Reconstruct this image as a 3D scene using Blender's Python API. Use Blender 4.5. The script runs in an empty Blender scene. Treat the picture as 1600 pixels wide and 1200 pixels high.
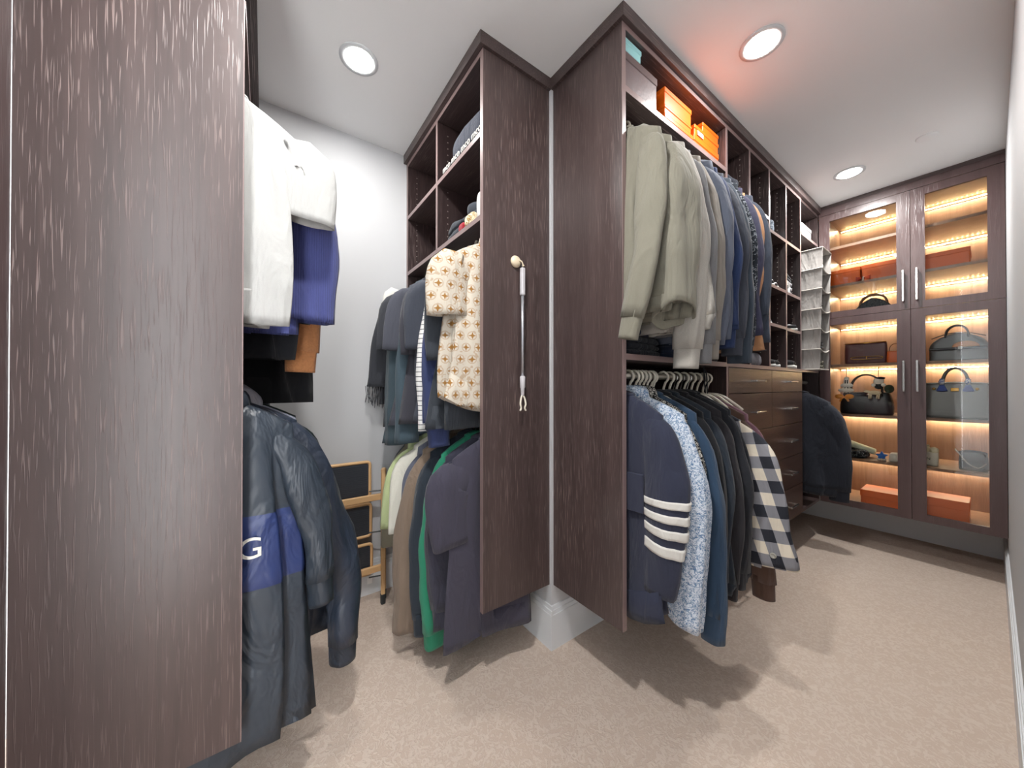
import bpy, math, random
from mathutils import Vector, noise, Matrix

SC = bpy.context.scene
COL = SC.collection
PI = math.pi

# ---------------------------------------------------------------- camera, world, exposure
H = 2.74                      # ceiling
CAMZ = 1.2548
YAW = 0.9467                  # heading of the view, from +X towards +Y
cam = bpy.data.cameras.new('camera')
cam.sensor_width = 36.0
cam.lens = 36.0 * 538.4 / 1600.0
cam.clip_start = 0.01
camo = bpy.data.objects.new('camera', cam)
COL.objects.link(camo)
camo.location = (0, 0, CAMZ)
camo.rotation_euler = (PI / 2 + 0.006, 0, YAW - PI / 2)
SC.camera = camo

world = bpy.data.worlds.new('world')
world.use_nodes = True
world.node_tree.nodes['Background'].inputs[0].default_value = (0.975, 0.99, 1.0, 1)
world.node_tree.nodes['Background'].inputs[1].default_value = 8.0  # added ambient fill, let in where the room is left open behind the camera
SC.world = world
LAMP_W = 12.0
LED_E = 0.5
LED_W = 1.1
SC.view_settings.view_transform = 'Standard'
SC.view_settings.look = 'None'
SC.view_settings.exposure = 0.95
SC.view_settings.gamma = 1.0
SC.view_settings.use_curve_mapping = False
SC.cycles.max_bounces = 10
SC.cycles.diffuse_bounces = 8
SC.cycles.transparent_max_bounces = 12
SC.cycles.use_denoising = True
SC.cycles.sample_clamp_indirect = 6.0


# ---------------------------------------------------------------- materials
def lin(c):
    out = []
    for v in c:
        v = v / 255.0
        out.append(v / 12.92 if v <= 0.04045 else ((v + 0.055) / 1.055) ** 2.4)
    return (out[0], out[1], out[2], 1.0)


class NT:
    def __init__(s, name):
        s.m = bpy.data.materials.new(name)
        s.m.use_nodes = True
        s.t = s.m.node_tree
        s.b = s.t.nodes['Principled BSDF']

    def n(s, kind, **kw):
        nd = s.t.nodes.new(kind)
        for k, v in kw.items():
            setattr(nd, k, v)
        return nd

    def l(s, a, b):
        s.t.links.new(a, b)

    def coord(s, scale=(1, 1, 1), which='Object'):
        tc = s.n('ShaderNodeTexCoord')
        mp = s.n('ShaderNodeMapping')
        mp.inputs['Scale'].default_value = scale
        s.l(tc.outputs[which], mp.inputs['Vector'])
        return mp.outputs['Vector']

    def noise(s, vec, scale, detail=2.0, rough=0.5, dist=0.0):
        nd = s.n('ShaderNodeTexNoise')
        nd.inputs['Scale'].default_value = scale
        nd.inputs['Detail'].default_value = detail
        nd.inputs['Roughness'].default_value = rough
        nd.inputs['Distortion'].default_value = dist
        s.l(vec, nd.inputs['Vector'])
        return nd.outputs['Fac']

    def ramp(s, fac, a, b, ca=(0, 0, 0, 1), cb=(1, 1, 1, 1)):
        r = s.n('ShaderNodeValToRGB')
        r.color_ramp.elements[0].position = a
        r.color_ramp.elements[1].position = b
        r.color_ramp.elements[0].color = ca
        r.color_ramp.elements[1].color = cb
        s.l(fac, r.inputs['Fac'])
        return r.outputs['Color']

    def mix(s, fac, a, b):
        m = s.n('ShaderNodeMix', data_type='RGBA')
        if isinstance(fac, (int, float)):
            m.inputs[0].default_value = fac
        else:
            s.l(fac, m.inputs[0])
        for sock, v in ((m.inputs[6], a), (m.inputs[7], b)):
            if isinstance(v, tuple):
                sock.default_value = v
            else:
                s.l(v, sock)
        return m.outputs[2]

    def math(s, op, a, b=0.0):
        m = s.n('ShaderNodeMath', operation=op)
        for sock, v in ((m.inputs[0], a), (m.inputs[1], b)):
            if isinstance(v, (int, float)):
                sock.default_value = v
            else:
                s.l(v, sock)
        return m.outputs[0]

    def sep(s, vec):
        x = s.n('ShaderNodeSeparateXYZ')
        s.l(vec, x.inputs[0])
        return x.outputs

    def bump(s, h, strength=0.3, dist=0.01, prev=None):
        b = s.n('ShaderNodeBump')
        b.inputs['Strength'].default_value = strength
        b.inputs['Distance'].default_value = dist
        s.l(h, b.inputs['Height'])
        if prev is not None:
            s.l(prev, b.inputs['Normal'])
        s.l(b.outputs['Normal'], s.b.inputs['Normal'])
        return b.outputs['Normal']

    def set(s, color=None, rough=None, metal=None, spec=None, **kw):
        if color is not None:
            if isinstance(color, tuple):
                s.b.inputs['Base Color'].default_value = color
            else:
                s.l(color, s.b.inputs['Base Color'])
        if rough is not None:
            s.b.inputs['Roughness'].default_value = rough
        if metal is not None:
            s.b.inputs['Metallic'].default_value = metal
        if spec is not None:
            s.b.inputs['Specular IOR Level'].default_value = spec
        for k, v in kw.items():
            s.b.inputs[k].default_value = v
        return s.m


def wood(name, axis, dark=(62, 50, 49), mid=(80, 65, 63), pore=(150, 130, 126), gloss=0.40):
    t = NT(name)
    sc = [1, 1, 1]
    sc['xyz'.index(axis)] = 0.032
    v = t.coord(tuple(sc))
    streak = t.noise(v, 26, 4, 0.6, 0.6)
    base = t.mix(t.ramp(streak, 0.3, 0.75), lin(dark), lin(mid))
    pores = t.ramp(t.noise(v, 300, 1.5, 0.5, 0.4), 0.575, 0.68)
    region = t.ramp(t.noise(t.coord((1, 1, .5)), 2.4, 2), 0.38, 0.66)
    pf = t.math('MULTIPLY', pores, t.math('ADD', t.math('MULTIPLY', region, 0.55), 0.10))
    col = t.mix(pf, base, lin(pore))
    t.bump(pores, 0.25, 0.002)
    return t.set(col, gloss, spec=0.5, **{'Coat Weight': 0.25, 'Coat Roughness': 0.3})


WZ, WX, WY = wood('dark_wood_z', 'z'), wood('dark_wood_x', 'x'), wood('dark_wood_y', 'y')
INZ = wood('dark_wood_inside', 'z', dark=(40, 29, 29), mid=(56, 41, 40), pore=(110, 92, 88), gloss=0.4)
DRAW = wood('drawer_wood', 'x', dark=(60, 42, 36), mid=(84, 62, 52), pore=(104, 82, 70), gloss=0.30)
GWOOD = wood('cabinet_frame_wood', 'z', dark=(72, 54, 54), mid=(86, 67, 66), pore=(100, 80, 78), gloss=0.30)
CABIN_LIT = wood('cabinet_wood_lit', 'z', dark=(128, 98, 78), mid=(156, 122, 100), pore=(166, 132, 110), gloss=0.35)  # same dark wood, with the LED glow put into a lighter colour


def plain(name, c, rough=0.6, metal=0.0, spec=0.5, bump=0, bscale=200, **kw):
    t = NT(name)
    if bump:
        t.bump(t.noise(t.coord(), bscale, 3), bump, 0.002)
    return t.set(lin(c), rough, metal, spec, **kw)


EDGE = plain('edge_band', (132, 112, 110), 0.35)  # wood banding; the light its front edges catch is mixed into this colour
WALLM = plain('wall_paint', (192, 193, 195), 0.75, bump=0.05, bscale=90)
CEILM = plain('ceiling_paint', (243, 243, 243), 0.8)
TRIMM = plain('white_trim_paint', (214, 217, 220), 0.4)
CHROME = plain('brushed_chrome', (205, 203, 200), 0.25, 1.0)
RODM = plain('rod_metal', (188, 184, 174), 0.32, 0.8)
GOLD = plain('gold_metal', (214, 164, 84), 0.28, 1.0)
HWHITE = plain('white_plastic', (226, 220, 204), 0.35)
HGREY = plain('grey_plastic', (120, 120, 122), 0.4)
HRED = plain('red_plastic', (205, 38, 26), 0.35)
HWOOD = plain('pale_wood', (206, 164, 112), 0.5)
HDARK = plain('dark_plastic', (40, 44, 46), 0.45)
ORANGE = plain('orange_card', (230, 102, 12), 0.42, bump=0.08, bscale=400)
GLASSM = None


def make_glass():
    t = NT('clear_glass')
    out = t.t.nodes['Material Output']
    t.t.nodes.remove(t.b)
    tr = t.n('ShaderNodeBsdfTransparent')
    tr.inputs[0].default_value = (0.96, 0.97, 0.96, 1)
    gl = t.n('ShaderNodeBsdfGlossy')
    gl.inputs['Roughness'].default_value = 0.02
    fr = t.n('ShaderNodeFresnel')
    fr.inputs[0].default_value = 1.45
    mx = t.n('ShaderNodeMixShader')
    t.l(fr.outputs[0], mx.inputs[0])
    t.l(tr.outputs[0], mx.inputs[1])
    t.l(gl.outputs[0], mx.inputs[2])
    t.l(mx.outputs[0], out.inputs[0])
    return t.m


GLASSM = make_glass()


def emit(name, c, e):
    t = NT(name)
    return t.set(lin(c), 0.5, **{'Emission Color': lin(c), 'Emission Strength': e})


LAMPM = emit('lamp_lens', (255, 252, 246), 40.0)
LEDM = emit('led_dot', (255, 236, 180), 22.0)
LEDBASE = emit('led_tape', (255, 230, 176), LED_E)


def carpet():
    t = NT('beige_carved_carpet')
    v = t.coord()
    fine = t.noise(v, 420, 2)
    crv = t.noise(t.coord((1, 1, 1)), 42, 2.5, 0.55, 1.6)
    carve = t.ramp(crv, 0.47, 0.56)
    big = t.noise(v, 1.6, 2)
    c1 = t.mix(big, lin((198, 179, 164)), lin((212, 195, 181)))
    c2 = t.mix(t.math('MULTIPLY', carve, 0.5), c1, lin((224, 211, 199)))
    c3 = t.mix(t.math('MULTIPLY', fine, 0.35), c2, lin((156, 136, 122)))
    b1 = t.bump(carve, 0.35, 0.006)
    t.bump(fine, 0.5, 0.003, b1)
    return t.set(c3, 0.95, spec=0.1)


CARPET = carpet()
_FAB = {}


def fab(c, kind='knit', rough=0.9):
    key = (c, kind)
    if key in _FAB:
        return _FAB[key]
    t = NT('fabric_%s_%d_%d_%d' % ((kind,) + c))
    v = t.coord()
    col = lin(c)
    spec = 0.25
    if kind == 'nylon':
        rough = 0.42
        spec = 0.5
        n1 = t.bump(t.noise(t.coord((1, 1, .45)), 11, 3, 0.55, 0.8), 0.6, 0.035)
        t.bump(t.noise(v, 900, 1), 0.08, 0.001, n1)
        colr = col
    else:
        sc = {'knit': 700, 'heather': 500, 'cord': 500, 'denim': 900, 'cotton': 1000, 'chunky': 120}[kind]
        fine = t.noise(v, sc, 2)
        k = {'heather': 0.55, 'denim': 0.6, 'chunky': 0.55}.get(kind, 0.3)
        darker = tuple(x * 0.55 for x in col[:3]) + (1,)
        lighter = tuple(min(1, x * 1.35 + 0.004) for x in col[:3]) + (1,)
        colr = t.mix(fine, t.mix(k, col, darker), t.mix(k, col, lighter))
        if kind == 'denim':
            colr = t.mix(t.ramp(t.noise(t.coord((1, 1, .3)), 9, 3), .4, .7), colr, lin((44, 64, 104)))
        n1 = t.bump(t.noise(t.coord((1, 1, .30)), 12, 3, 0.55, 0.9), 0.6, 0.030)
        if kind == 'cord':
            w = t.math('SINE', t.math('MULTIPLY', t.sep(v)[0], 900.0))
            t.bump(w, 0.35, 0.002, n1)
        else:
            t.bump(fine, 0.6 if kind == 'chunky' else 0.25, 0.004 if kind == 'chunky' else 0.0015, n1)
    t.set(colr, rough, spec=spec)
    if kind != 'nylon':
        t.b.inputs['Sheen Weight'].default_value = 0.12
        t.b.inputs['Sheen Roughness'].default_value = 0.6
    _FAB[key] = t.m
    return t.m


def creased(t):
    t.bump(t.noise(t.coord((1, 1, .3)), 12, 3, 0.55, 0.9), 0.55, 0.028)


def gingham():
    t = NT('gingham_cotton')
    x, y, z = t.sep(t.coord())
    def band(s, f, ph):
        return t.math('GREATER_THAN', t.math('SINE', t.math('MULTIPLY_ADD', s, f) if False else t.math('ADD', t.math('MULTIPLY', s, f), ph)), 0.0)
    tilt = t.math('ADD', x, t.math('MULTIPLY', z, 0.30))
    tz = t.math('ADD', z, t.math('MULTIPLY', x, -0.12))
    a = band(tilt, 2 * PI / 0.086, 0.4)
    b = band(tz, 2 * PI / 0.105, 0.0)
    sm = t.math('ADD', a, b)
    c = t.mix(t.math('MULTIPLY', sm, 0.5), lin((226, 216, 198)), lin((52, 54, 62)))
    r = t.n('ShaderNodeValToRGB')
    r.color_ramp.interpolation = 'CONSTANT'
    r.color_ramp.elements[0].color = lin((224, 214, 196))
    r.color_ramp.elements[1].position = 0.34
    r.color_ramp.elements[1].color = lin((138, 138, 144))
    e = r.color_ramp.elements.new(0.75)
    e.color = lin((46, 48, 56))
    t.l(t.math('MULTIPLY', sm, 0.5), r.inputs[0])
    creased(t)
    return t.set(r.outputs['Color'], 0.85, spec=0.25)


def print_fabric(name, base, ink, scale, lo, hi, ink2=None, kind='noise'):
    t = NT(name)
    v = t.coord()
    if kind == 'motif':
        x, y, z = t.sep(v)
        u = t.math('MULTIPLY', x, 20.0)
        w = t.math('MULTIPLY', z, 20.0)
        row = t.math('FLOOR', w)
        u2 = t.math('ADD', u, t.math('MULTIPLY', row, 0.5))
        fx = t.math('SUBTRACT', t.math('FRACT', u2), 0.5)
        fz = t.math('SUBTRACT', t.math('FRACT', w), 0.5)
        ax, az = t.math('ABSOLUTE', fx), t.math('ABSOLUTE', fz)
        rr = t.math('SQRT', t.math('ADD', t.math('MULTIPLY', fx, fx), t.math('MULTIPLY', fz, fz)))
        ring = t.math('LESS_THAN', t.math('ABSOLUTE', t.math('SUBTRACT', rr, 0.34)), 0.045)
        petal = t.math('LESS_THAN', t.math('MULTIPLY', t.math('MULTIPLY', ax, az), t.math('ADD', 1.0, 0.0)), 0.008)
        core = t.math('MULTIPLY', petal, t.math('LESS_THAN', rr, 0.27))
        m = t.math('MAXIMUM', t.math('MULTIPLY', ring, 0.42), core)
        fl = t.ramp(t.noise(v, 55, 1), 0.6, 0.66)
        m = t.math('MAXIMUM', m, t.math('MULTIPLY', fl, 0.45))
        c = t.mix(m, lin(base), lin(ink))
    else:
        f = t.noise(v, scale, 1.5, 0.5, 1.2)
        m = t.math('SUBTRACT', t.ramp(f, lo, lo + .03), t.ramp(f, hi, hi + .03))
        c = t.mix(m, lin(base), lin(ink))
        if ink2:
            g = t.ramp(t.noise(v, scale * 1.9, 1, .5, .8), .58, .62)
            c = t.mix(g, c, lin(ink2))
    creased(t)
    return t.set(c, 0.85, spec=0.25)


def stripes(name, a, b, period, duty, axis=2):
    t = NT(name)
    s = t.sep(t.coord())[axis]
    fr = t.math('FRACT', t.math('MULTIPLY', s, 1.0 / period))
    c = t.mix(t.math('LESS_THAN', fr, duty), lin(a), lin(b))
    creased(t)
    return t.set(c, 0.85, spec=0.25)


MONO = print_fabric('cream_motif_print', (196, 188, 174), (150, 108, 56), 0, 0, 0, kind='motif')
BLUEPRINT = print_fabric('pale_blue_floral_print', (206, 214, 224), (92, 122, 158), 95, .5, .60, (138, 160, 186))
BWPRINT = print_fabric('black_white_print', (22, 22, 24), (226, 222, 212), 130, .52, .60)
TICK = stripes('white_black_tick_stripe', (222, 222, 220), (30, 32, 38), 0.022, 0.14)
RUFFLE = print_fabric('silver_black_embroidery', (34, 40, 48), (150, 156, 164), 70, .55, .62)
QUILT = print_fabric('quilted_grey', (70, 76, 82), (120, 124, 126), 110, .5, .58)
GINGHAM = gingham()


# ---------------------------------------------------------------- mesh helpers
class MB:
    def __init__(s):
        s.v, s.f = [], []

    def add(s, vs, fs):
        o = len(s.v)
        s.v.extend([tuple(p) for p in vs])
        s.f.extend([tuple(i + o for i in f) for f in fs])
        return s

    def box(s, x0, x1, y0, y1, z0, z1):
        v = [(x, y, z) for z in (z0, z1) for y in (y0, y1) for x in (x0, x1)]
        f = [(0, 2, 3, 1), (4, 5, 7, 6), (0, 1, 5, 4), (2, 6, 7, 3), (0, 4, 6, 2), (1, 3, 7, 5)]
        return s.add(v, f)

    def rbox(s, x0, x1, y0, y1, z0, z1, c=0.004):
        """box with chamfered edges"""
        cx, cy, cz = (x0 + x1) / 2, (y0 + y1) / 2, (z0 + z1) / 2
        hx, hy, hz = (x1 - x0) / 2, (y1 - y0) / 2, (z1 - z0) / 2
        c = min(c, hx * .8, hy * .8, hz * .8)
        V, F, idx = [], [], {}
        for sx in (-1, 1):
            for sy in (-1, 1):
                for sz in (-1, 1):
                    for k in range(3):
                        p = [sx * (hx - c), sy * (hy - c), sz * (hz - c)]
                        p[k] = (sx * hx, sy * hy, sz * hz)[k]
                        idx[(sx, sy, sz, k)] = len(V)
                        V.append((p[0] + cx, p[1] + cy, p[2] + cz))
        S = (-1, 1)
        def quad(a):
            ctr = Vector((0, 0, 0))
            for i in a:
                ctr += Vector(V[i])
            ctr = ctr / len(a) - Vector((cx, cy, cz))
            nrm = (Vector(V[a[1]]) - Vector(V[a[0]])).cross(Vector(V[a[2]]) - Vector(V[a[0]]))
            F.append(tuple(a) if nrm.dot(ctr) > 0 else tuple(reversed(a)))
        for k in range(3):
            o = [i for i in range(3) if i != k]
            for sg in S:
                a = []
                for (p, q) in ((-1, -1), (1, -1), (1, 1), (-1, 1)):
                    t = [0, 0, 0]
                    t[k], t[o[0]], t[o[1]] = sg, p, q
                    a.append(idx[(t[0], t[1], t[2], k)])
                quad(a)
            for p in S:
                for q in S:
                    a = []
                    for (e, kk) in ((-1, o[0]), (1, o[0]), (1, o[1]), (-1, o[1])):
                        t = [0, 0, 0]
                        t[k], t[o[0]], t[o[1]] = e, p, q
                        a.append(idx[(t[0], t[1], t[2], kk)])
                    quad(a)
        for sx in S:
            for sy in S:
                for sz in S:
                    quad([idx[(sx, sy, sz, k)] for k in range(3)])
        return s.add(V, F)

    def rings(s, rings, cap0=True, cap1=True):
        n = len(rings[0])
        V = [p for r in rings for p in r]
        F = []
        for i in range(len(rings) - 1):
            for j in range(n):
                k = (j + 1) % n
                F.append((i * n + j, i * n + k, (i + 1) * n + k, (i + 1) * n + j))
        if cap0:
            F.append(tuple(reversed(range(n))))
        if cap1:
            b = (len(rings) - 1) * n
            F.append(tuple(b + j for j in range(n)))
        return s.add(V, F)

    def tube(s, path, r, n=10, closed=False):
        P = [Vector(p) for p in path]
        m = len(P)
        R = []
        up = Vector((0, 0, 1))
        prev = None
        for i in range(m):
            a = P[(i - 1) % m] if (closed or i > 0) else P[i]
            b = P[(i + 1) % m] if (closed or i < m - 1) else P[i]
            t = (b - a).normalized()
            if prev is None:
                e = t.cross(up)
                if e.length < 0.05:
                    e = t.cross(Vector((0, 1, 0)))
            else:
                e = prev - t * prev.dot(t)
            e.normalize()
            prev = e
            g = t.cross(e)
            rr = r[i] if isinstance(r, (list, tuple)) else r
            R.append([tuple(P[i] + (e * math.cos(q) + g * math.sin(q)) * rr) for q in [2 * PI * j / n for j in range(n)]])
        if closed:
            R.append(R[0])
        return s.rings(R, not closed, not closed)

    def disc_lathe(s, prof, n=28, center=(0, 0, 0), axis='z'):
        R = []
        for (r, h) in prof:
            ring = []
            for j in range(n):
                a = 2 * PI * j / n
                x, y, z = r * math.cos(a), r * math.sin(a), h
                if axis == 'y':
                    x, y, z = x, h, y
                if axis == 'x':
                    x, y, z = h, x, y
                ring.append((x + center[0], y + center[1], z + center[2]))
            R.append(ring)
        return s.rings(R)

    def build(s, name, mat, parent=None, smooth=False, loc=None):
        me = bpy.data.meshes.new(name)
        me.from_pydata(s.v, [], s.f)
        me.validate()
        me.update()
        if smooth:
            for p in me.polygons:
                p.use_smooth = True
        me.materials.append(mat)
        o = bpy.data.objects.new(name, me)
        COL.objects.link(o)
        if parent is not None:
            o.parent = parent
        if loc is not None:
            o.location = loc
        return o


def tag(o, label, cat, group=None):
    o['label'] = label
    o['category'] = cat
    if group:
        o['group'] = group
    return o


def thing(name, label, cat, loc=(0, 0, 0), rz=0.0, group=None):
    o = bpy.data.objects.new(name, None)
    o.empty_display_size = 0.05
    COL.objects.link(o)
    o.location = loc
    o.rotation_euler = (0, 0, rz)
    return tag(o, label, cat, group)


def struct(name, mb, mat, parent=None):
    o = mb.build(name, mat, parent)
    o['kind'] = 'structure'
    return o


def catmull(pts, n):
    out = []
    m = len(pts)
    for i in range(n):
        u = i / (n - 1) * (m - 1)
        k = min(int(u), m - 2)
        t = u - k
        p = [pts[max(0, min(m - 1, k + d))] for d in (-1, 0, 1, 2)]
        q = []
        for c in range(len(pts[0])):
            a, b, d, e = p[0][c], p[1][c], p[2][c], p[3][c]
            q.append(0.5 * (2 * b + (d - a) * t + (2 * a - 5 * b + 4 * d - e) * t * t + (3 * b - a - 3 * d + e) * t ** 3))
        out.append(tuple(q))
    return out


# ---------------------------------------------------------------- the room
FA = 0.745      # front of the middle unit (plane X)
YA = 1.245      # its end panel (plane Y)
XB = 1.132      # end panel of the right unit (plane X)
FB = 0.835      # its front (plane Y)
ZB = 0.30       # underside of the floating units
ZT = 2.685      # underside of the crown
XC, YC = 1.120, 1.232   # projecting wall corner
YW = 2.205      # grey wall behind the left aisle
XG = 3.763      # glass cabinet front
XW = 4.345      # far wall
YR = -0.062     # right wall
XL = -0.44      # wall behind left units

floor = MB()
floor.box(-1.1, 4.6, -0.9, 2.4, -0.05, 0.0)
struct('floor', floor, CARPET)
struct('ceiling', MB().box(-1.1, 4.6, -0.9, 2.4, H, H + 0.05), CEILM)
struct('wall_back', MB().box(XL - .1, XC + .1, YW, YW + .1, 0, H), WALLM)
struct('wall_corner', MB().box(XC, XW + .1, YC, YW, 0, H), WALLM)
struct('wall_far', MB().box(XW, XW + .1, YR - .1, YC, 0, H), WALLM)
struct('wall_right', MB().box(-0.30, XW, YR - .1, YR, 0, H), WALLM)
struct('wall_reflection_block', MB().box(-1.05, -0.95, -0.9, 0.25, 0, H), WALLM)  # added unseen wall, keeps the bright world out of the cabinet glass
struct('wall_left', MB().box(XL - .4, XL - .3, 0.25, YW, 0, H), WALLM)


def base_run(name, axis, fixed, sgn, a, b):
    """baseboard with stepped cap; sgn = side towards which it projects"""
    mb = MB()
    for (t, z0, z1) in ((.013, 0, .165), (.010, .165, .185), (.006, .185, .205)):
        lo, hi = sorted((fixed, fixed + sgn * t))
        if axis == 'y':
            mb.box(lo, hi, a, b, z0, z1)
        else:
            mb.box(a, b, lo, hi, z0, z1)
    return struct(name, mb, TRIMM)


base_run('baseboard_corner_left', 'y', XC, -1, YC - .013, YW)
base_run('baseboard_corner_right', 'x', YC, -1, XC, XW)
base_run('baseboard_far', 'y', XW, -1, YR, YC)
base_run('baseboard_right', 'x', YR, 1, -0.30, XW)
base_run('baseboard_back', 'x', YW, -1, XL, XC)


# ---------------------------------------------------------------- lamps
def downlight(x, y, label, dim=1.0):
    t = thing('recessed_ceiling_light', label, 'ceiling light', (x, y, H))
    MB().disc_lathe([(.062, 0), (.082, 0), (.082, -.004), (.066, -.006), (.060, -.003)]).build('trim_ring', TRIMM, t, True)
    MB().disc_lathe([(.0615, -.001), (.060, -.006), (.045, -.010), (.02, -.012)]).build('lens', LAMPM, t, True)
    ld = bpy.data.lights.new('downlight_lamp', 'AREA')
    ld.shape = 'DISK'
    ld.size = 0.11
    ld.energy = LAMP_W * dim
    ld.color = (1.0, 0.985, 0.965)
    lo = bpy.data.objects.new('downlight_lamp', ld)
    COL.objects.link(lo)
    lo.parent = t
    lo.location = (0, 0, -0.014)


downlight(0.346, 1.671, 'round recessed ceiling light above the aisle by the grey wall', .42)
downlight(1.746, 0.573, 'round recessed ceiling light beside the top shelf of orange boxes', .42)
downlight(3.303, 0.568, 'round recessed ceiling light close to the glass door cabinet', 1.0)
downlight(0.19, 0.59, 'round recessed ceiling light over the corner of the two aisles', 1.3)
t = thing('ceiling_sprinkler_cover', 'flat round white sprinkler cover plate on the ceiling', 'cover plate', (3.20, .215, H))
MB().disc_lathe([(.045, 0), (.045, -.004), (.040, -.007), (.01, -.008)]).build('plate', CEILM, t, True)


# ---------------------------------------------------------------- closet units
def P(parent, name, mat, *boxes):
    mb = MB()
    for b in boxes:
        mb.box(*b)
    return mb.build(name, mat, parent)


def rod(parent, p0, p1, r=0.015):
    return MB().tube([p0, p1], r, 14).build('hanging_rod', RODM, parent, True)


def pegs(parent, pts, axis):
    mb = MB()
    for (x, y, z, s) in pts:
        prof = [(.0032, 0), (.0032, s * .0012), (.0015, s * .0015)]
        mb.disc_lathe(prof, 8, (x, y, z), axis)
    o = mb.build('shelf_pin', RODM, parent)
    o['kind'] = 'stuff'
    return o


# --- middle unit: faces -X, between its end panel and the grey wall
Y1 = YW - .004
u = thing('closet_unit', 'dark wood hanging unit with four cubbies and the end panel that holds the grabber', 'closet', (FA, YA, ZB))
def mid(name, mat, x0, x1, y0, y1, z0, z1):
    return P(u, name, mat, (x0 - FA, x1 - FA, y0 - YA, y1 - YA, z0 - ZB, z1 - ZB))
mid('end_panel', WZ, FA + .002, XC - .001, YA, YA + .022, ZB, ZT)
mid('edge_band', EDGE, FA, FA + .002, YA, YA + .022, ZB, ZT)
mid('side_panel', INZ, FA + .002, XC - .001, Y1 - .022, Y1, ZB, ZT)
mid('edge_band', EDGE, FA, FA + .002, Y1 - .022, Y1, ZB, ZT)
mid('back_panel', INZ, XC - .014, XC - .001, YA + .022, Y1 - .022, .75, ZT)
mid('top_panel', WY, FA + .002, XC - .014, YA + .022, Y1 - .022, ZT - .022, ZT)
mid('edge_band', EDGE, FA, FA + .002, YA + .022, Y1 - .022, ZT - .022, ZT)
for z in (2.343, 1.985):
    mid('shelf', WY, FA + .002, XC - .014, YA + .022, Y1 - .022, z - .022, z)
    mid('edge_band', EDGE, FA, FA + .002, YA + .022, Y1 - .022, z - .022, z)
YD = 1.724
for (z0, z1) in ((1.985, 2.321), (2.343, ZT - .022)):
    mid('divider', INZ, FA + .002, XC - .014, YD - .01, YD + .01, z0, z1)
    mid('edge_band', EDGE, FA, FA + .002, YD - .01, YD + .01, z0, z1)
mid('crown', WY, FA - .02, XC - .001, YA - .014, Y1, ZT, H - .001)
RX, RZ1, RZ2 = 0.86, 1.95, 1.10
rod(u, (RX - FA, .022, RZ1 - ZB), (RX - FA, Y1 - YA - .022, RZ1 - ZB))
rod(u, (RX - FA, .022, RZ2 - ZB), (RX - FA, Y1 - YA - .022, RZ2 - ZB))
pp = []
for (yy, s) in ((Y1 - .022, -1), (YD - .01, -1)):
    for xx in (FA + .06, FA + .30):
        for k in range(18):
            z = 2.03 + k * .034
            if abs(z - 2.332) > .03:
                pp.append((xx - FA, yy - YA, z - ZB, s))
pegs(u, pp, 'y')

# --- right hanging unit: faces -Y
X2 = 2.045
YBk = YC - .001
u = thing('closet_unit', 'dark wood double hanging unit holding sweatshirts above and shirts below', 'closet', (XB, FB, ZB))
def rgt(name, mat, x0, x1, y0, y1, z0, z1):
    return P(u, name, mat, (x0 - XB, x1 - XB, y0 - FB, y1 - FB, z0 - ZB, z1 - ZB))
def rgt_edge(x0, x1, z0, z1):
    return rgt('edge_band', EDGE, x0, x1, FB, FB + .002, z0, z1)
rgt('end_panel', WZ, XB, XB + .022, FB + .002, YBk, ZB, ZT)
rgt_edge(XB, XB + .022, ZB, ZT)
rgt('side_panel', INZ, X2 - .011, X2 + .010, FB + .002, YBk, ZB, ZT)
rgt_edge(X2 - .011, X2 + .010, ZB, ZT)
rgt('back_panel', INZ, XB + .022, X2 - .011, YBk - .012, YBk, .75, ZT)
rgt('top_panel', WX, XB + .022, X2 - .011, FB + .002, YBk - .012, ZT - .022, ZT)
rgt_edge(XB + .022, X2 - .011, ZT - .022, ZT)
for z in (2.443, 1.383):
    rgt('shelf', WX, XB + .022, X2 - .011, FB + .002, YBk - .012, z - .024, z)
    rgt_edge(XB + .022, X2 - .011, z - .024, z)
rgt('crown', WX, XB - .016, X2 + .01, FB - .018, YBk, ZT, H - .001)
RY, RU, RL = 0.92, 2.37, 1.30
rod(u, (.022, RY - FB, RU - ZB), (X2 - .011 - XB, RY - FB, RU - ZB))
rod(u, (.022, RY - FB, RL - ZB), (X2 - .011 - XB, RY - FB, RL - ZB))

# --- drawer and cubby unit
X3 = 3.312
u = thing('drawer_unit', 'dark wood tower with open cubbies above seven drawers with steel pulls', 'drawers', (X2 + .0105, FB, ZB))
U0 = X2 + .0105
def dw(name, mat, x0, x1, y0, y1, z0, z1, parent=None):
    return P(parent or u, name, mat, (x0 - U0, x1 - U0, y0 - FB, y1 - FB, z0 - ZB, z1 - ZB))
def dw_edge(x0, x1, z0, z1):
    return dw('edge_band', EDGE, x0, x1, FB, FB + .002, z0, z1)
ZD = 1.383
dw('side_panel', WZ, U0, U0 + .018, FB + .022, YBk, ZB, ZD - .022)
dw('side_panel', WZ, X3 - .018, X3, FB + .022, YBk, ZB, ZD - .022)
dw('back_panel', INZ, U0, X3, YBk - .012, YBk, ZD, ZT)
dw('bottom_panel', WX, U0 + .018, X3 - .018, FB + .022, YBk - .012, ZB, ZB + .02)
dw('counter', WX, U0, X3, FB + .002, YBk - .012, ZD - .022, ZD)
dw_edge(U0, X3, ZD - .022, ZD)
dw('top_panel', WX, U0, X3, FB + .002, YBk - .012, ZT - .022, ZT)
dw_edge(U0, X3, ZT - .022, ZT)
DX = [2.354, 2.666, 2.981, 3.2935]
for x in DX:
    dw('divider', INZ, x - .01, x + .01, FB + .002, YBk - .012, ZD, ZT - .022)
    dw_edge(x - .01, x + .01, ZD, ZT - .022)
cols = [U0] + DX
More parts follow.
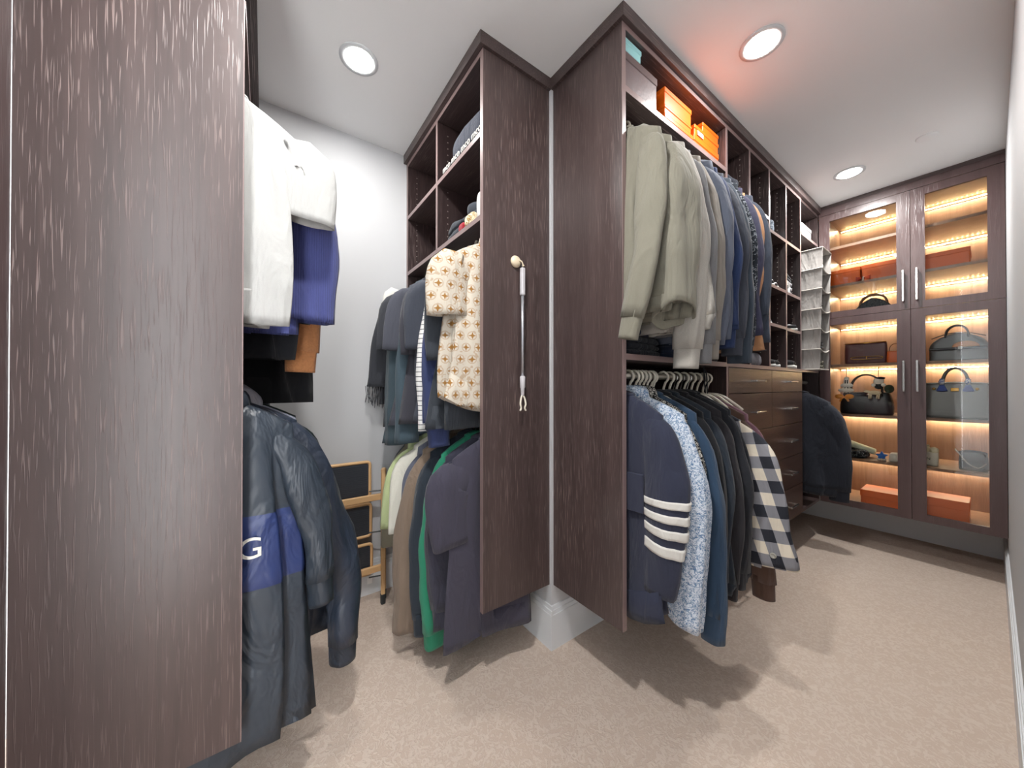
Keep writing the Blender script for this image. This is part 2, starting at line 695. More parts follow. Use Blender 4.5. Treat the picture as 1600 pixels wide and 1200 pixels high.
SHZ = {0: (2.353, 2.03, 1.67), 1: (2.353, 2.03, 1.67), 2: (2.283, 1.926, 1.67), 3: (2.283, 1.922, 1.665)}
for i in range(4):
    a = cols[i] + (.01 if i else 0)
    b = cols[i + 1] - .01
    for z in SHZ[i]:
        dw('shelf', WX, a, b, FB + .002, YBk - .012, z - .02, z)
        dw_edge(a, b, z - .02, z)
pp = []
for x in DX:
    for yy in (FB + .05, FB + .30):
        for k in range(37):
            z = ZD + .06 + k * .033
            if all(abs(z - q + .01) > .02 for q in SHZ[DX.index(x)]):
                pp.append((x - .01 - U0, yy - FB, z - ZB, -1))
pegs(u, pp, 'x')
dw('crown', WX, U0, X3, FB - .018, YBk, ZT, H - .001)


def pull(parent, x, z, w=.145):
    """flat bar pull standing off the drawer front on two posts"""
    mb = MB()
    mb.rbox(x - w / 2, x + w / 2, -.036, -.028, z - .006, z + .006, .002)
    for s in (-1, 1):
        mb.rbox(x + s * (w / 2 - .008) - .005, x + s * (w / 2 - .008) + .005, -.030, .001, z - .005, z + .005, .001)
    mb.build('handle', CHROME, parent)


XM = 2.692
def drawer(x0, x1, z0, z1, hx):
    mb = MB()
    mb.rbox(x0 - U0, x1 - U0, -.001, .021, z0 - ZB, z1 - ZB, .0015)
    o = mb.build('drawer', DRAW, u)
    mb2 = MB()
    mb2.box(x0 - U0 + .02, x1 - U0 - .02, .021, .34, z0 - ZB + .01, z1 - ZB - .05)
    mb2.build('drawer_box', INZ, o)
    for h in hx:
        pull(o, h - U0, (z0 + z1) / 2 - ZB)
zz = [ZD - .024, 1.212, .985, .754, .528, ZB]
for r in range(5):
    z0, z1 = zz[r + 1] + .002, zz[r] - .002
    if r < 2:
        drawer(U0 + .002, XM - .0015, z0, z1, [2.42])
        drawer(XM + .0015, X3 - .002, z0, z1, [3.02])
    else:
        drawer(U0 + .002, X3 - .002, z0, z1, [2.42, 3.02])

# --- corner unit between the drawers and the glass cabinet
u = thing('corner_unit', 'narrow dark wood corner unit with one shelf and two short rods', 'closet', (X3 + .0005, FB, ZB))
C0 = X3 + .0005
def cr(name, mat, x0, x1, y0, y1, z0, z1):
    return P(u, name, mat, (x0 - C0, x1 - C0, y0 - FB, y1 - FB, z0 - ZB, z1 - ZB))
cr('side_panel', INZ, 3.742, 3.760, FB + .002, YBk, ZB, ZT)
cr('back_panel', INZ, C0, 3.742, YBk - .012, YBk, ZB, ZT)
cr('top_panel', WX, C0, 3.742, FB + .002, YBk - .012, ZT - .022, ZT)
for z in (2.43, 1.383):
    cr('shelf', WX, C0, 3.742, FB + .002, YBk - .012, z - .02, z)
    cr('edge_band', EDGE, C0, 3.742, FB, FB + .002, z - .02, z)
cr('bottom_panel', WX, C0, 3.742, FB + .002, YBk - .012, ZB, ZB + .02)
cr('crown', WX, C0, 3.7535, FB - .018, YBk, ZT, H - .001)
rod(u, (.002, .085, 1.285 - ZB), (3.742 - C0, .085, 1.285 - ZB))
rod(u, (.002, .16, 2.36 - ZB), (3.742 - C0, .16, 2.36 - ZB))

# --- left hanging unit: faces +X, and the shelf tower nearer the doorway
FL = -0.046
YP = 1.18
u = thing('closet_unit', 'dark wood hanging unit with a wide grained end panel next to the shelf tower', 'closet', (FL, YP, ZB))
def lft(name, mat, x0, x1, y0, y1, z0, z1):
    return P(u, name, mat, (x0 - FL, x1 - FL, y0 - YP, y1 - YP, z0 - ZB, z1 - ZB))
XLB = -0.425
lft('end_panel', WZ, XLB, FL - .002, YP, YP + .022, ZB, ZT)
lft('edge_band', EDGE, FL - .002, FL, YP, YP + .022, ZB, ZT)
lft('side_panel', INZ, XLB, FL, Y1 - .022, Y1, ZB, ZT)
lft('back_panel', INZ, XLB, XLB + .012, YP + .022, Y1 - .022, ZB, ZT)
lft('top_panel', WY, XLB + .012, FL, YP + .022, Y1 - .022, ZT - .022, ZT)
lft('shelf', WY, XLB + .012, FL, YP + .022, Y1 - .022, 2.30, 2.322)
lft('edge_band', EDGE, FL, FL + .002, YP + .022, Y1 - .022, 2.30, 2.322)
lft('crown', WY, XLB, FL + .02, YP - .012, Y1, ZT, H - .001)
RXL, RLU, RLL = -0.13, 2.17, 1.29
rod(u, (RXL - FL, .022, RLU - ZB), (RXL - FL, Y1 - YP - .022, RLU - ZB))
rod(u, (RXL - FL, .022, RLL - ZB), (RXL - FL, Y1 - YP - .022, RLL - ZB))
u = thing('shelf_tower', 'shallow dark wood shelf tower beside the wide grained panel', 'shelves', (XLB, .30, .02))
def tw(name, mat, x0, x1, y0, y1, z0, z1):
    return P(u, name, mat, (x0 - XLB, x1 - XLB, y0 - .30, y1 - .30, z0 - .02, z1 - .02))
tw('filler_strip', GWOOD, XLB - .30, XLB - .001, 1.135, YP - .001, .0, ZT)
tw('edge_band', GWOOD, XLB - .001, XLB + .001, 1.128, 1.137, .0, ZT)
tw('back_panel', INZ, XLB - .30, XLB - .29, .30, 1.135, .0, ZT)
tw('side_panel', INZ, XLB - .29, XLB - .001, .30, .32, .0, ZT)
for z in (.12, .55, .877, 1.19, 1.475, 1.80, 2.12, 2.43, ZT):
    tw('shelf', WY, XLB - .29, XLB - .001, .32, 1.135, z - .02, z)

# --- glass cabinet at the far end: faces -X
u = thing('display_cabinet', 'tall dark wood cabinet with four lit glass doors and steel bar handles', 'cabinet', (XG, .38, ZB))
def gc(name, mat, x0, x1, y0, y1, z0, z1, parent=None):
    return P(parent or u, name, mat, (x0 - XG, x1 - XG, y0 - .38, y1 - .38, z0 - ZB, z1 - ZB))
YG0, YG1, YGM = YR + .001, FB - .001, 0.332
XBK = XW - .016
gc('side_panel', CABIN_LIT, XG + .024, XBK, YG0, YG0 + .022, ZB, ZT)
gc('side_panel', CABIN_LIT, XG + .024, XBK, YG1 - .022, YG1, ZB, ZT)
gc('center_panel', CABIN_LIT, XG + .024, XBK, YGM - .011, YGM + .011, ZB, ZT)
gc('back_panel', CABIN_LIT, XBK, XBK + .012, YG0, YG1, ZB, ZT)
gc('bottom_panel', CABIN_LIT, XG + .024, XBK, YG0, YG1, ZB - .001, ZB + .02)
gc('top_panel', CABIN_LIT, XG + .024, XBK, YG0, YG1, ZT - .001, ZT + .03)
gc('crown', WY, XG - .008, XBK, YG0, YG1 - .001, ZT + .03, H - .001)
gc('fascia', GWOOD, XG - .004, XG + .024, YG0, YG1, ZT - .022, ZT + .03)
LEVELS = (2.40, 2.085, 1.80, 1.432, 1.03, .68)
bays = ((YG0 + .022, YGM - .011), (YGM + .011, YG1 - .022))
for (a, b) in bays:
    for z in LEVELS:
        x0 = XG + (.03 if abs(z - 1.80) < .01 else .055)
        gc('shelf', CABIN_LIT, x0, XBK, a, b, z - .02, z)
    for z in (ZT - .001,) + tuple(q - .02 for q in LEVELS):
        tape = gc('led_strip', LEDBASE, XBK - .008, XBK - .001, a + .01, b - .01, z - .018, z - .006)
        tape['label'] = 'glowing warm LED strip'
        mb = MB()
        n = int((b - a - .03) / .0235)
        for k in range(n):
            y = a + .018 + k * .0235
            mb.rbox(XBK - .0115 - XG, XBK - .008 - XG, y - .003 - .38, y + .003 - .38, z - .016 - ZB, z - .009 - ZB, .001)
        mb.build('led_dots', LEDM, tape)
        la = bpy.data.lights.new('led_lamp', 'AREA')
        la.shape = 'RECTANGLE'
        la.size, la.size_y = b - a - .04, .006
        la.energy = LED_W * (b - a) / .4
        la.color = (1.0, .86, .62)
        lo = bpy.data.objects.new('led_lamp', la)
        COL.objects.link(lo)
        lo.parent = tape
        lo.location = (XBK - .030 - XG, (a + b) / 2 - .38, z - .002 - ZB)
        lo.rotation_euler = (0, 0, PI / 2)
ZMR = 1.807
for (a, b, hy) in ((YG0 + .002, YGM - .0015, YGM - .030), (YGM + .0015, YG1 - .002, YGM + .034)):
    for (z0, z1, h0, h1) in ((ZB + .002, ZMR - .0015, 1.215, 1.437), (ZMR + .0015, ZT - .024, 1.865, 2.093)):
        wl = .066
        d = gc('door', GWOOD, XG - .001, XG + .021, a, a + wl, z0, z1)
        for bx in ((b - wl, b, z0, z1), (a + wl, b - wl, z0, z0 + .05), (a + wl, b - wl, z1 - .055, z1)):
            gc('frame_rail', GWOOD, XG - .001, XG + .021, bx[0], bx[1], bx[2], bx[3], d)
        gc('glass_pane', GLASSM, XG + .008, XG + .012, a + wl, b - wl, z0 + .05, z1 - .055, d)
        mb = MB()
        yy = hy - .38
        mb.rbox(-.034, -.024, yy - .006, yy + .006, h0 - ZB, h1 - ZB, .002)
        for zq in (h0 + .012, h1 - .012):
            mb.rbox(-.026, 0, yy - .004, yy + .004, zq - .004 - ZB, zq + .004 - ZB, .001)
        mb.build('handle', CHROME, d)


# ---------------------------------------------------------------- hangers and garments
FRAMES = {   # rod: point for coordinate s, rotation that turns local +x to the room side, rod height
    'RU': (lambda s: (s, RY), -PI / 2, RU), 'RL': (lambda s: (s, RY), -PI / 2, RL),
    'MU': (lambda s: (RX, s), PI, RZ1), 'ML': (lambda s: (RX, s), PI, RZ2),
    'LU': (lambda s: (RXL, s), 0.0, RLU), 'LL': (lambda s: (RXL, s), 0.0, RLL),
    'CL': (lambda s: (s, RY), -PI / 2, 1.285),
}
NECK = 0.082      # neck of a garment below the rod centre
_HM = {}
_SHORT = set()
BACK = {'M': .84, 'R': 1.0, 'L': 1.0, 'C': 1.0}     # depth left behind the rod


def hanger_mesh(kind):
    if kind in _HM:
        return _HM[kind]
    thick = {'white': .0055, 'grey': .004, 'red': .004, 'wood': .004, 'wire': .0022, 'dark': .004}[kind]
    hook = [(0, 0, -.012), (0, 0, .012), (.004, 0, .030)]
    rr = .017 + thick + .004
    for k in range(15):
        a = -1.05 + k * (4.35 / 14)
        hook.append((rr * math.cos(a), 0, .082 - .004 + rr * math.sin(a)))
    m1 = MB().tube(hook, thick, 10)
    arm = catmull([(-.168, 0, -.090), (-.135, 0, -.060), (-.07, 0, -.014), (0, 0, -.006), (.07, 0, -.014), (.135, 0, -.060), (.168, 0, -.090)], 25)
    m2 = MB().tube(arm, [thick * (1.25 if kind != 'wire' else 1)] * 25, 10)
    low = catmull([(-.160, 0, -.092), (-.10, 0, -.090), (0, 0, -.085), (.10, 0, -.090), (.160, 0, -.092)], 9)
    m3 = MB().tube(low, thick * .8, 8)
    mh = {'white': (HWHITE, HWHITE), 'grey': (CHROME, HGREY), 'red': (CHROME, HRED), 'wood': (CHROME, HWOOD), 'wire': (CHROME, CHROME), 'dark': (CHROME, HDARK)}[kind]
    out = []
    for mb, nm, mt in ((m1, 'hook', mh[0]), (m2, 'arms', mh[1]), (m3, 'lower_bar', mh[1])):
        o = mb.build(nm, mt, None, True)
        out.append(o.data)
        bpy.data.objects.remove(o)
    _HM[kind] = out
    return out


def hanger(frame, s, kind, label, group, yaw=0.0, dz=0.0):
    fn, rz, z = FRAMES[frame]
    x, y = fn(s)
    t = thing('clothes_hanger', label, 'hanger', (x, y, z - NECK + dz), rz + yaw, group)
    for nm, me in zip(('hook', 'arms', 'lower_bar'), hanger_mesh(kind)):
        o = bpy.data.objects.new(nm, me)
        COL.objects.link(o)
        o.parent = t
    return t


HGROUP = {
    'RU': 'hangers on the upper rod beside the dark end panel', 'RL': 'white hangers on the lower rod next to the drawers',
    'MU': 'hangers on the upper rod under the cubbies', 'ML': 'hangers on the lower rod under the cubbies',
    'LU': 'hangers on the upper rod behind the wide panel', 'LL': 'hangers on the lower rod behind the wide panel', 'CL': 'hanger in the corner',
}
WHERE = {'RU': 'on the upper rod below the orange boxes', 'RL': 'on the lower rod left of the drawers',
         'MU': 'on the upper rod below the cubbies', 'ML': 'on the lower rod near the folded step stool',
         'LU': 'on the upper rod behind the wide grained panel', 'LL': 'on the lower rod behind the wide grained panel', 'CL': 'on the short rod right of the drawers'}
HCOL = {'white': 'white plastic', 'grey': 'grey plastic', 'red': 'red plastic', 'wood': 'pale wooden', 'wire': 'thin metal', 'dark': 'dark plastic'}


def super_ring(c, e1, e2, r1, r2, n, ex, disp):
    out = []
    for j in range(n):
        a = 2 * PI * j / n
        ca, sa = math.cos(a), math.sin(a)
        k = 1 + disp(a)
        x = math.copysign(abs(ca) ** ex, ca) * r1 * k
        y = math.copysign(abs(sa) ** ex, sa) * r2 * k
        out.append(tuple(c + e1 * x + e2 * y))
    return out


def cloth_tube(ctrl, n_path, n, seed, fold=0.10, rib=0.0, open_end=True, open_start=False, t0=0.0, t1=1.0, flare=1.0, kfold=3, wr=0.010, tilt=0.0):
    """tapering cloth tube through ctrl = (x, y, z, r1, r2); hollow at its end"""
    rnd = random.Random(seed)
    ph = [rnd.uniform(0, 2 * PI) for _ in range(4)]
    off = Vector((seed * 1.37 % 19, seed * 0.71 % 23, seed * .33 % 11))
    full = catmull(ctrl, 61)
    R = []
    for i in range(n_path):
        u = t0 + (t1 - t0) * i / (n_path - 1)
        q = u * 60
        k = min(int(q), 59)
        w = q - k
        a, b = full[k], full[k + 1]
        p = [a[c] * (1 - w) + b[c] * w for c in range(5)]
        tan = (Vector(b[:3]) - Vector(a[:3])).normalized()
        e2 = Vector((0, 1, 0))
        e1 = e2.cross(tan).normalized()
        e2 = tan.cross(e1).normalized()
        c = Vector(p[:3])
        amp = fold * (0.35 + 0.65 * min(1, u * 1.6))

        def disp(a, u=u, c=c):
            d = amp * (math.sin(kfold * a + ph[0] + 2.2 * u) * .6 + math.sin((kfold + 2) * a + ph[1] - 3.0 * u) * .4)
            return d + rib * math.sin(26 * a)
        ring = super_ring(c, e1, e2, p[3] * flare, p[4] * flare, n, 0.85, disp)
        if wr:
            ring = [tuple(Vector(v) + (Vector(v) - c).normalized() * (wr * noise.noise(Vector((v[0] * 11, v[1] * 11, v[2] * 6.5)) + off))) for v in ring]
        if tilt and u > .7:
            kq = tilt * ((u - .7) / .3) ** 1.5
            ring = [(v[0], v[1], v[2] + kq * ((v[0] - c.x) * .8 - (v[1] - c.y) * .6)) for v in ring]
        R.append(ring)
    if open_end:
        last = R[-1]
        c = sum((Vector(v) for v in last), Vector()) / n
        tan = (Vector(full[60][:3]) - Vector(full[57][:3])).normalized()
        for (k, back) in ((0.93, 0.0), (0.84, 0.03), (0.72, 0.075)):
            R.append([tuple(c + (Vector(v) - c) * k - tan * back) for v in last])
    return MB().rings(R, not open_start, True)


def garment(name, label, cat, frame, s, mat, L=.70, ws=.21, wh=.23, th=.030, neck=.075, sleeve=None, sw=None, cuff=None, hem=None,
            collar='crew', cmat=None, yaw=0.0, dz=0.0, dx=0.0, slope=.065, fold=.62, hang='white', group=None, front_only=False, back_x=.235, kf=4, hem_cut=0.0, inner=None, wrk=.010, bands=(), tilt=0.0):
    """hanging garment. local x = towards the room, y = along the rod, z = up; origin at the neck"""
    fn, rz, z = FRAMES[frame]
    px, py = fn(s)
    seed = abs(hash_str(label)) % 977
    rnd = random.Random(seed)
    off = Vector((rnd.uniform(0, 20), rnd.uniform(0, 20), rnd.uniform(0, 20)))
    t = thing(name, label, cat, (px, py, z - NECK + dz), rz + yaw, group)
    if dx:
        t.location.x += dx * math.cos(rz)
        t.location.y += dx * math.sin(rz)
    ph = [rnd.uniform(0, 2 * PI) for _ in range(4)]
    n = 60
    prof = [(.010, neck, th * .75), (-.004, neck + .012, th * .8)]
    for k in range(1, 6):
        q = k / 5
        prof.append((-.008 - slope * q ** 1.3, neck + .012 + (ws - neck - .012) * q, th * (.80 + .2 * q)))
    hb = .055 if hem else 0.0
    nb = 20
    z0 = prof[-1][0]
    for k in range(1, nb + 1):
        q = k / nb
        w = ws + (wh - ws) * q + .008 * math.sin(q * PI)
        prof.append((z0 - (L - hb + z0) * q if False else z0 + (-(L - hb) - z0) * q, w, th * (1 + .25 * q)))
    def ring_at(zz_, w, d, k=0.0):
        q = max(0.0, min(1.0, -zz_ / L))
        amp = fold * q

        def disp(a):
            return amp * (.55 * math.sin(kf * a + ph[0] + 1.1 * q) + .45 * math.sin((kf + 3) * a + ph[1] - 1.7 * q)) * abs(math.sin(a)) ** .6 * 1.5
        ring = super_ring(Vector((0, 0, zz_)), Vector((1, 0, 0)), Vector((0, 1, 0)), w + k, d + k, n, .80, disp)
        bk = BACK[frame[0]]
        ring = [(x * (bk if x < 0 else 1), y, zq) for (x, y, zq) in ring]
        return [(x, y + wrk * 1.2 * q * noise.noise(Vector((x * 9, math.copysign(d, y) * 9, zz_ * 5)) + off), zq) for (x, y, zq) in ring]
    R = []
    for i, (zz_, w, d) in enumerate(prof):
        ring = ring_at(zz_, w, d)
        if hem_cut and i > len(prof) - 6:
            kk = (i - (len(prof) - 6)) / 5
            ring = [(x, y, zq + hem_cut * kk * (abs(x) / w) ** 2) for (x, y, zq) in ring]
        R.append(ring)

    def at(z):
        for p, q in zip(prof, prof[1:]):
            if q[0] <= z <= p[0]:
                f = (p[0] - z) / (p[0] - q[0])
                return (p[1] + (q[1] - p[1]) * f, p[2] + (q[2] - p[2]) * f)
    for (b0, b1, bm, bn) in bands:
        rr = []
        for i in range(13):
            zz_ = b0 + (b1 - b0) * i / 12
            rr.append(ring_at(zz_, *at(zz_), k=.0006 if i in (0, 12) else .0035))
        MB().rings(rr, False, False).build(bn, bm, t, True)
    last = R[-1]
    if not hem:
        for (k, up) in ((.975, .0), (.93, .03), (.88, .10)):
            R.append([(x * k, y * k, zq + up) for (x, y, zq) in last])
    body = MB().rings(R, True, True).build('body', mat, t, True)
    if hem:
        rr = []
        for (k, dzz) in ((.99, .004), (1.0, -.006), (.96, -.03), (.94, -hb), (.90, -hb + .004), (.86, .01)):
            rr.append([(x * k, y * k * (1 + .03 * math.sin(9 * i)), zq + dzz) for i, (x, y, zq) in enumerate(last)])
        MB().rings(rr, False, True).build('hem_band', hem, t, True)
    if sleeve:
        ex, ez, r0, r1, st = sleeve[:5]
        st = st * (.86 if abs(ez) > .6 else .72)
        ey = sleeve[5] if len(sleeve) > 5 else 0.0
        bulge = sleeve[6] if len(sleeve) > 6 else 0.0
        for sd in ((1,) if front_only else (1, -1)):
            if sd < 0:
                ws_f, ws = ws, ws * BACK[frame[0]]
                r0, r1 = r0 * .7, r1 * .8
            xx = ex if sd > 0 else min(ex, .14 if frame[0] == 'M' else .205)
            yy = ey if sd > 0 else 0.0
            bg = bulge if sd > 0 else 0.0
            mx = (ws + xx) / 2 + (.02 + bg if sd > 0 else -.02)
            ctrl = [(sd * (ws - .115), 0, -.095, r0 * .45, th * .55),
                    (sd * (ws - .030), yy * .1, -.052 - slope - r0 * .42, r0 * .80, min(st, th * 1.02)),
                    (sd * ((ws + mx) / 2), yy * .35, ez * .36 - .03, r0, st * 1.1),
                    (sd * mx, yy * .7, ez * .66, (r0 + r1) / 2, st * 1.05),
                    (sd * xx, yy, ez, r1, min(st, r1) * .95)]
            if sd < 0:
                ws = ws_f
                ctrl = [(max(p[0], -.245 + p[3]) if frame[0] == 'M' else max(p[0], -.29 + p[3]),) + p[1:] for p in ctrl]
            cl = .075 / (abs(ez) + .05)
            lng = abs(ez) > .5
            t1 = 1.0 if not cuff else 1.0 - cl
            o = cloth_tube(ctrl, 26 if lng else 16, 26, seed + sd + 3, fold=.13, t1=t1, open_end=not cuff, wr=wrk * (1.25 if lng else .7), tilt=tilt if sd > 0 else 0.0).build('sleeve', sw or mat, t, True)
            if cuff:
                cloth_tube(ctrl, 6, 26, seed + sd + 3, fold=.07, t0=t1 - .02, t1=1.0, flare=.90, wr=.003).build('cuff', cuff, o, True)
    cm = cmat or mat
    if collar in ('crew', 'rib'):
        ring = []
        for k in range(28):
            a = 2 * PI * k / 28
            ring.append(((neck + .004) * math.cos(a), (th * .78) * math.sin(a), .008 - .014 * abs(math.cos(a)) ** 2 + .006))
        MB().tube(ring, .0075, 8, True).build('collar', cm, t, True)
    elif collar == 'shirt':
        R = []
        for (k, up) in ((1.0, -.004), (1.02, .028), (1.05, .034), (1.16, .020), (1.26, -.014), (1.20, -.016)):
            R.append([((neck + .004) * k * math.cos(a), th * .85 * k * math.sin(a) * 1.1, up + .008 - .012 * math.cos(a) ** 2) for a in [2 * PI * j / 30 for j in range(30)]])
        MB().rings(R, False, False).build('collar', cm, t, True)
    elif collar == 'hood':
        R = []
        for i in range(9):
            q = i / 8
            z_ = .045 - .12 * q
            k = math.sin(min(1, .16 + q * 1.15) * PI * .62)
            R.append([((.05 + .075 * k) * math.cos(a) * (1 + .06 * math.sin(3 * a + ph[2])), (th * .9 + .018 * k) * math.sin(a), z_ + .010 * math.sin(2 * a + ph[3])) for a in [2 * PI * j / 26 for j in range(26)]])
        MB().rings(R, True, True).build('hood', cm, t, True)
    if hang:
        words = label.split()
        stop = [i for i, w in enumerate(words) if i > 2 and w in ('with', 'beside', 'next', 'in', 'on', 'among', 'between', 'against', 'near', 'nearest', 'tucked', 'hanging', 'behind', 'nearly', 'below', 'at', 'right', 'under', 'around')]
        short = ' '.join(words[:stop[0]] if stop and stop[0] > 3 else words[:11])
        if short in _SHORT:
            short = ' '.join(words[:11])
        _SHORT.add(short)
        hanger(frame, s + (rnd.uniform(-.014, .014) if frame == 'RL' else 0.0), hang, '%s hanger holding the %s' % (HCOL[hang], short), HCOL[hang] + ' ' + HGROUP[frame].replace('white ', ''), yaw)
    return t


def hash_str(s):
    h = 7
    for ch in s:
        h = (h * 31 + ord(ch)) & 0xffffff
    return h


def sleeve_ctrl(ws, slope, sl, th=.030):
    ex, ez, r0, r1, st = sl[:5]
    st = st * (.86 if abs(ez) > .6 else .72)
    ey = sl[5] if len(sl) > 5 else 0.0
    bg = sl[6] if len(sl) > 6 else 0.0
    mx = (ws + ex) / 2 + .02 + bg
    return [((ws - .115), 0, -.095, r0 * .45, th * .55), ((ws - .030), ey * .1, -.052 - slope - r0 * .42, r0 * .80, min(st, th * 1.02)),
            (((ws + mx) / 2), ey * .35, ez * .36 - .03, r0, st * 1.1), (mx, ey * .7, ez * .66, (r0 + r1) / 2, st * 1.05), (ex, ey, ez, r1, min(st, r1) * .95)]


def text_on(parent, txt, size, loc, rot, mat, name='lettering', depth=.001):
    cu = bpy.data.curves.new(name, 'FONT')
    cu.body = txt
    cu.size = size
    cu.extrude = depth
    cu.align_x = 'CENTER'
    cu.align_y = 'CENTER'
    tmp = bpy.data.objects.new(name, cu)
    COL.objects.link(tmp)
    dg = bpy.context.evaluated_depsgraph_get()
    me = bpy.data.meshes.new_from_object(tmp.evaluated_get(dg))
    bpy.data.objects.remove(tmp)
    me.materials.clear()
    me.materials.append(mat)
    o = bpy.data.objects.new(name, me)
    COL.objects.link(o)
    o.parent = parent
    o.location = loc
    o.rotation_euler = rot
    return o


SAGE, SAGE2 = fab((122, 119, 106)), fab((128, 125, 112))
HEATH, GREY, TAUPE = fab((168, 164, 156), 'heather'), fab((112, 112, 114), 'heather'), fab((128, 122, 114))
SLATE, NAVY, NAVY2 = fab((86, 92, 106), 'cotton'), fab((44, 48, 66), 'cotton'), fab((36, 44, 66))
BLACK, BLACK2 = fab((26, 27, 31)), fab((34, 36, 42), 'cotton')
CHAR, CHAR2 = fab((58, 62, 72), 'cotton'), fab((50, 55, 62))
TEAL = fab((46, 68, 92), 'cotton')
WHITE = fab((216, 214, 208), 'cotton')

# --- upper rod of the right unit
g = 'tops on the upper rod of the right unit'
garment('sweatshirt', 'sage grey sweatshirt with its sleeve hanging in front of the dark end panel', 'sweatshirt', 'RU', 1.195, SAGE, L=.76, ws=.20, th=.026, wh=.22, sleeve=(.135, -.86, .060, .044, .036, -.095), cuff=SAGE, hem=SAGE, yaw=-.08, group=g, collar='crew', dx=.01)
garment('sweatshirt', 'sage sweatshirt with a wide open cut-off sleeve, next to the end panel', 'sweatshirt', 'RU', 1.262, SAGE2, L=.78, ws=.19, th=.026, wh=.22, sleeve=(.215, -.775, .078, .070, .085, -.035), hem=SAGE2, group=g, collar='hood', dx=.02, tilt=.55)
garment('hoodie', 'pale heather grey hoodie with long ribbed cuff', 'hoodie', 'RU', 1.335, HEATH, L=.82, ws=.21, th=.025, wh=.23, sleeve=(.215, -.965, .070, .052, .040), cuff=HEATH, hem=HEATH, group=g, collar='hood', dx=.01)
garment('sweatshirt', 'mid grey heather sweatshirt beside the pale grey hoodie', 'sweatshirt', 'RU', 1.405, GREY, L=.82, ws=.21, th=.024, wh=.23, sleeve=(.245, -.945, .068, .045, .034), cuff=GREY, hem=GREY, group=g)
garment('sweatshirt', 'warm taupe grey sweatshirt between two grey tops', 'sweatshirt', 'RU', 1.470, TAUPE, L=.80, ws=.215, th=.024, wh=.23, sleeve=(.245, -.925, .066, .045, .034), cuff=TAUPE, hem=TAUPE, group=g)
garment('jacket', 'slate blue zip jacket with a stand-up dark green collar', 'jacket', 'RU', 1.540, SLATE, L=.84, ws=.22, th=.027, wh=.24, sleeve=(.225, -.86, .068, .048, .034), collar='shirt', cmat=fab((52, 68, 66), 'cotton'), group=g, dx=.01)
garment('denim_jacket', 'blue denim jacket with stitched cuff on the upper rod', 'jacket', 'RU', 1.612, fab((30, 46, 82), 'denim'), L=.78, ws=.22, th=.026, wh=.23, sleeve=(.24, -.87, .068, .052, .034), cuff=fab((32, 48, 84), 'denim'), collar='shirt', group=g)
garment('sweatshirt', 'charcoal grey cotton top right behind the denim jacket', 'top', 'RU', 1.680, CHAR, L=.84, ws=.22, th=.024, wh=.23, sleeve=(.25, -.90, .066, .045, .032), cuff=CHAR, hem=CHAR, group=g)
garment('jacket', 'dark blue grey jacket beside the embroidered jacket', 'jacket', 'RU', 1.748, fab((56, 66, 78), 'cotton'), L=.86, ws=.22, th=.026, wh=.24, sleeve=(.25, -.93, .068, .050, .034), collar='shirt', group=g)
garment('jacket', 'dark jacket with silvery embroidered ruffled shoulder', 'jacket', 'RU', 1.818, RUFFLE, L=.82, ws=.225, th=.027, wh=.24, sleeve=(.235, -.88, .066, .046, .034), collar='crew', group=g, fold=.3)
garment('sweatshirt', 'dark violet navy sweatshirt beside the camel coat', 'sweatshirt', 'RU', 1.880, fab((58, 58, 80)), L=.80, ws=.22, th=.024, wh=.23, sleeve=(.225, -.84, .066, .045, .032), cuff=fab((58, 58, 80)), group=g)
garment('coat', 'camel tan coat between dark tops on the upper rod', 'coat', 'RU', 1.938, fab((190, 142, 104)), L=.86, ws=.21, th=.022, wh=.23, sleeve=(.215, -.66, .062, .046, .030), collar='shirt', group=g)
garment('jacket', 'dark blue jacket with banded cuff against the cubbies', 'jacket', 'RU', 1.995, fab((60, 68, 82), 'cotton'), L=.82, ws=.22, th=.026, wh=.24, sleeve=(.225, -.76, .068, .050, .034), cuff=fab((48, 56, 70), 'cotton'), collar='shirt', group=g)

# --- lower rod of the right unit
g = 'shirts and knitwear on the lower rod of the right unit'
bl = (.185, -.735, .082, .072, .044)
t = garment('cardigan', 'navy cardigan with four white bars around the sleeve', 'cardigan', 'RL', 1.205, NAVY, L=.89, ws=.205, th=.030, wh=.19, sleeve=bl, collar='crew', group=g, hem_cut=.05)
ct = sleeve_ctrl(.205, .065, bl)
for k in range(4):
    a = .615 + k * .062
    o = cloth_tube(ct, 5, 26, abs(hash_str(t['label'])) % 977 + 4, fold=.13, t0=a, t1=a + .034, flare=1.07, wr=.0125, open_end=False).build('sleeve_bar', WHITE, t, True)
mb = MB().rbox(-.012, .018, -.041, -.0385, -.79, -.725, .0008)
o = mb.build('cloth_tag', WHITE, t)
o['label'] = 'small white cloth tag'
for dzz in (-.30,):
    MB().rbox(.02, .15, -.040, -.032, dzz - .15, dzz, .003).build('chest_pocket', NAVY, t)
garment('shirt', 'pale blue floral print shirt with long sleeves', 'shirt', 'RL', 1.290, BLUEPRINT, L=.82, ws=.235, th=.028, wh=.23, sleeve=(.245, -.86, .078, .062, .040), collar='shirt', group=g)
garment('shirt', 'black and white print shirt behind the pale blue print shirt', 'shirt', 'RL', 1.352, BWPRINT, L=.86, ws=.215, th=.022, wh=.21, sleeve=(.185, -.74, .062, .05, .03), collar='shirt', group=g)
garment('sweatshirt', 'steel blue long sleeve top with pointed sleeve end', 'top', 'RL', 1.412, TEAL, L=.84, ws=.225, th=.026, wh=.23, sleeve=(.285, -.945, .072, .045, .036), group=g, collar='crew')
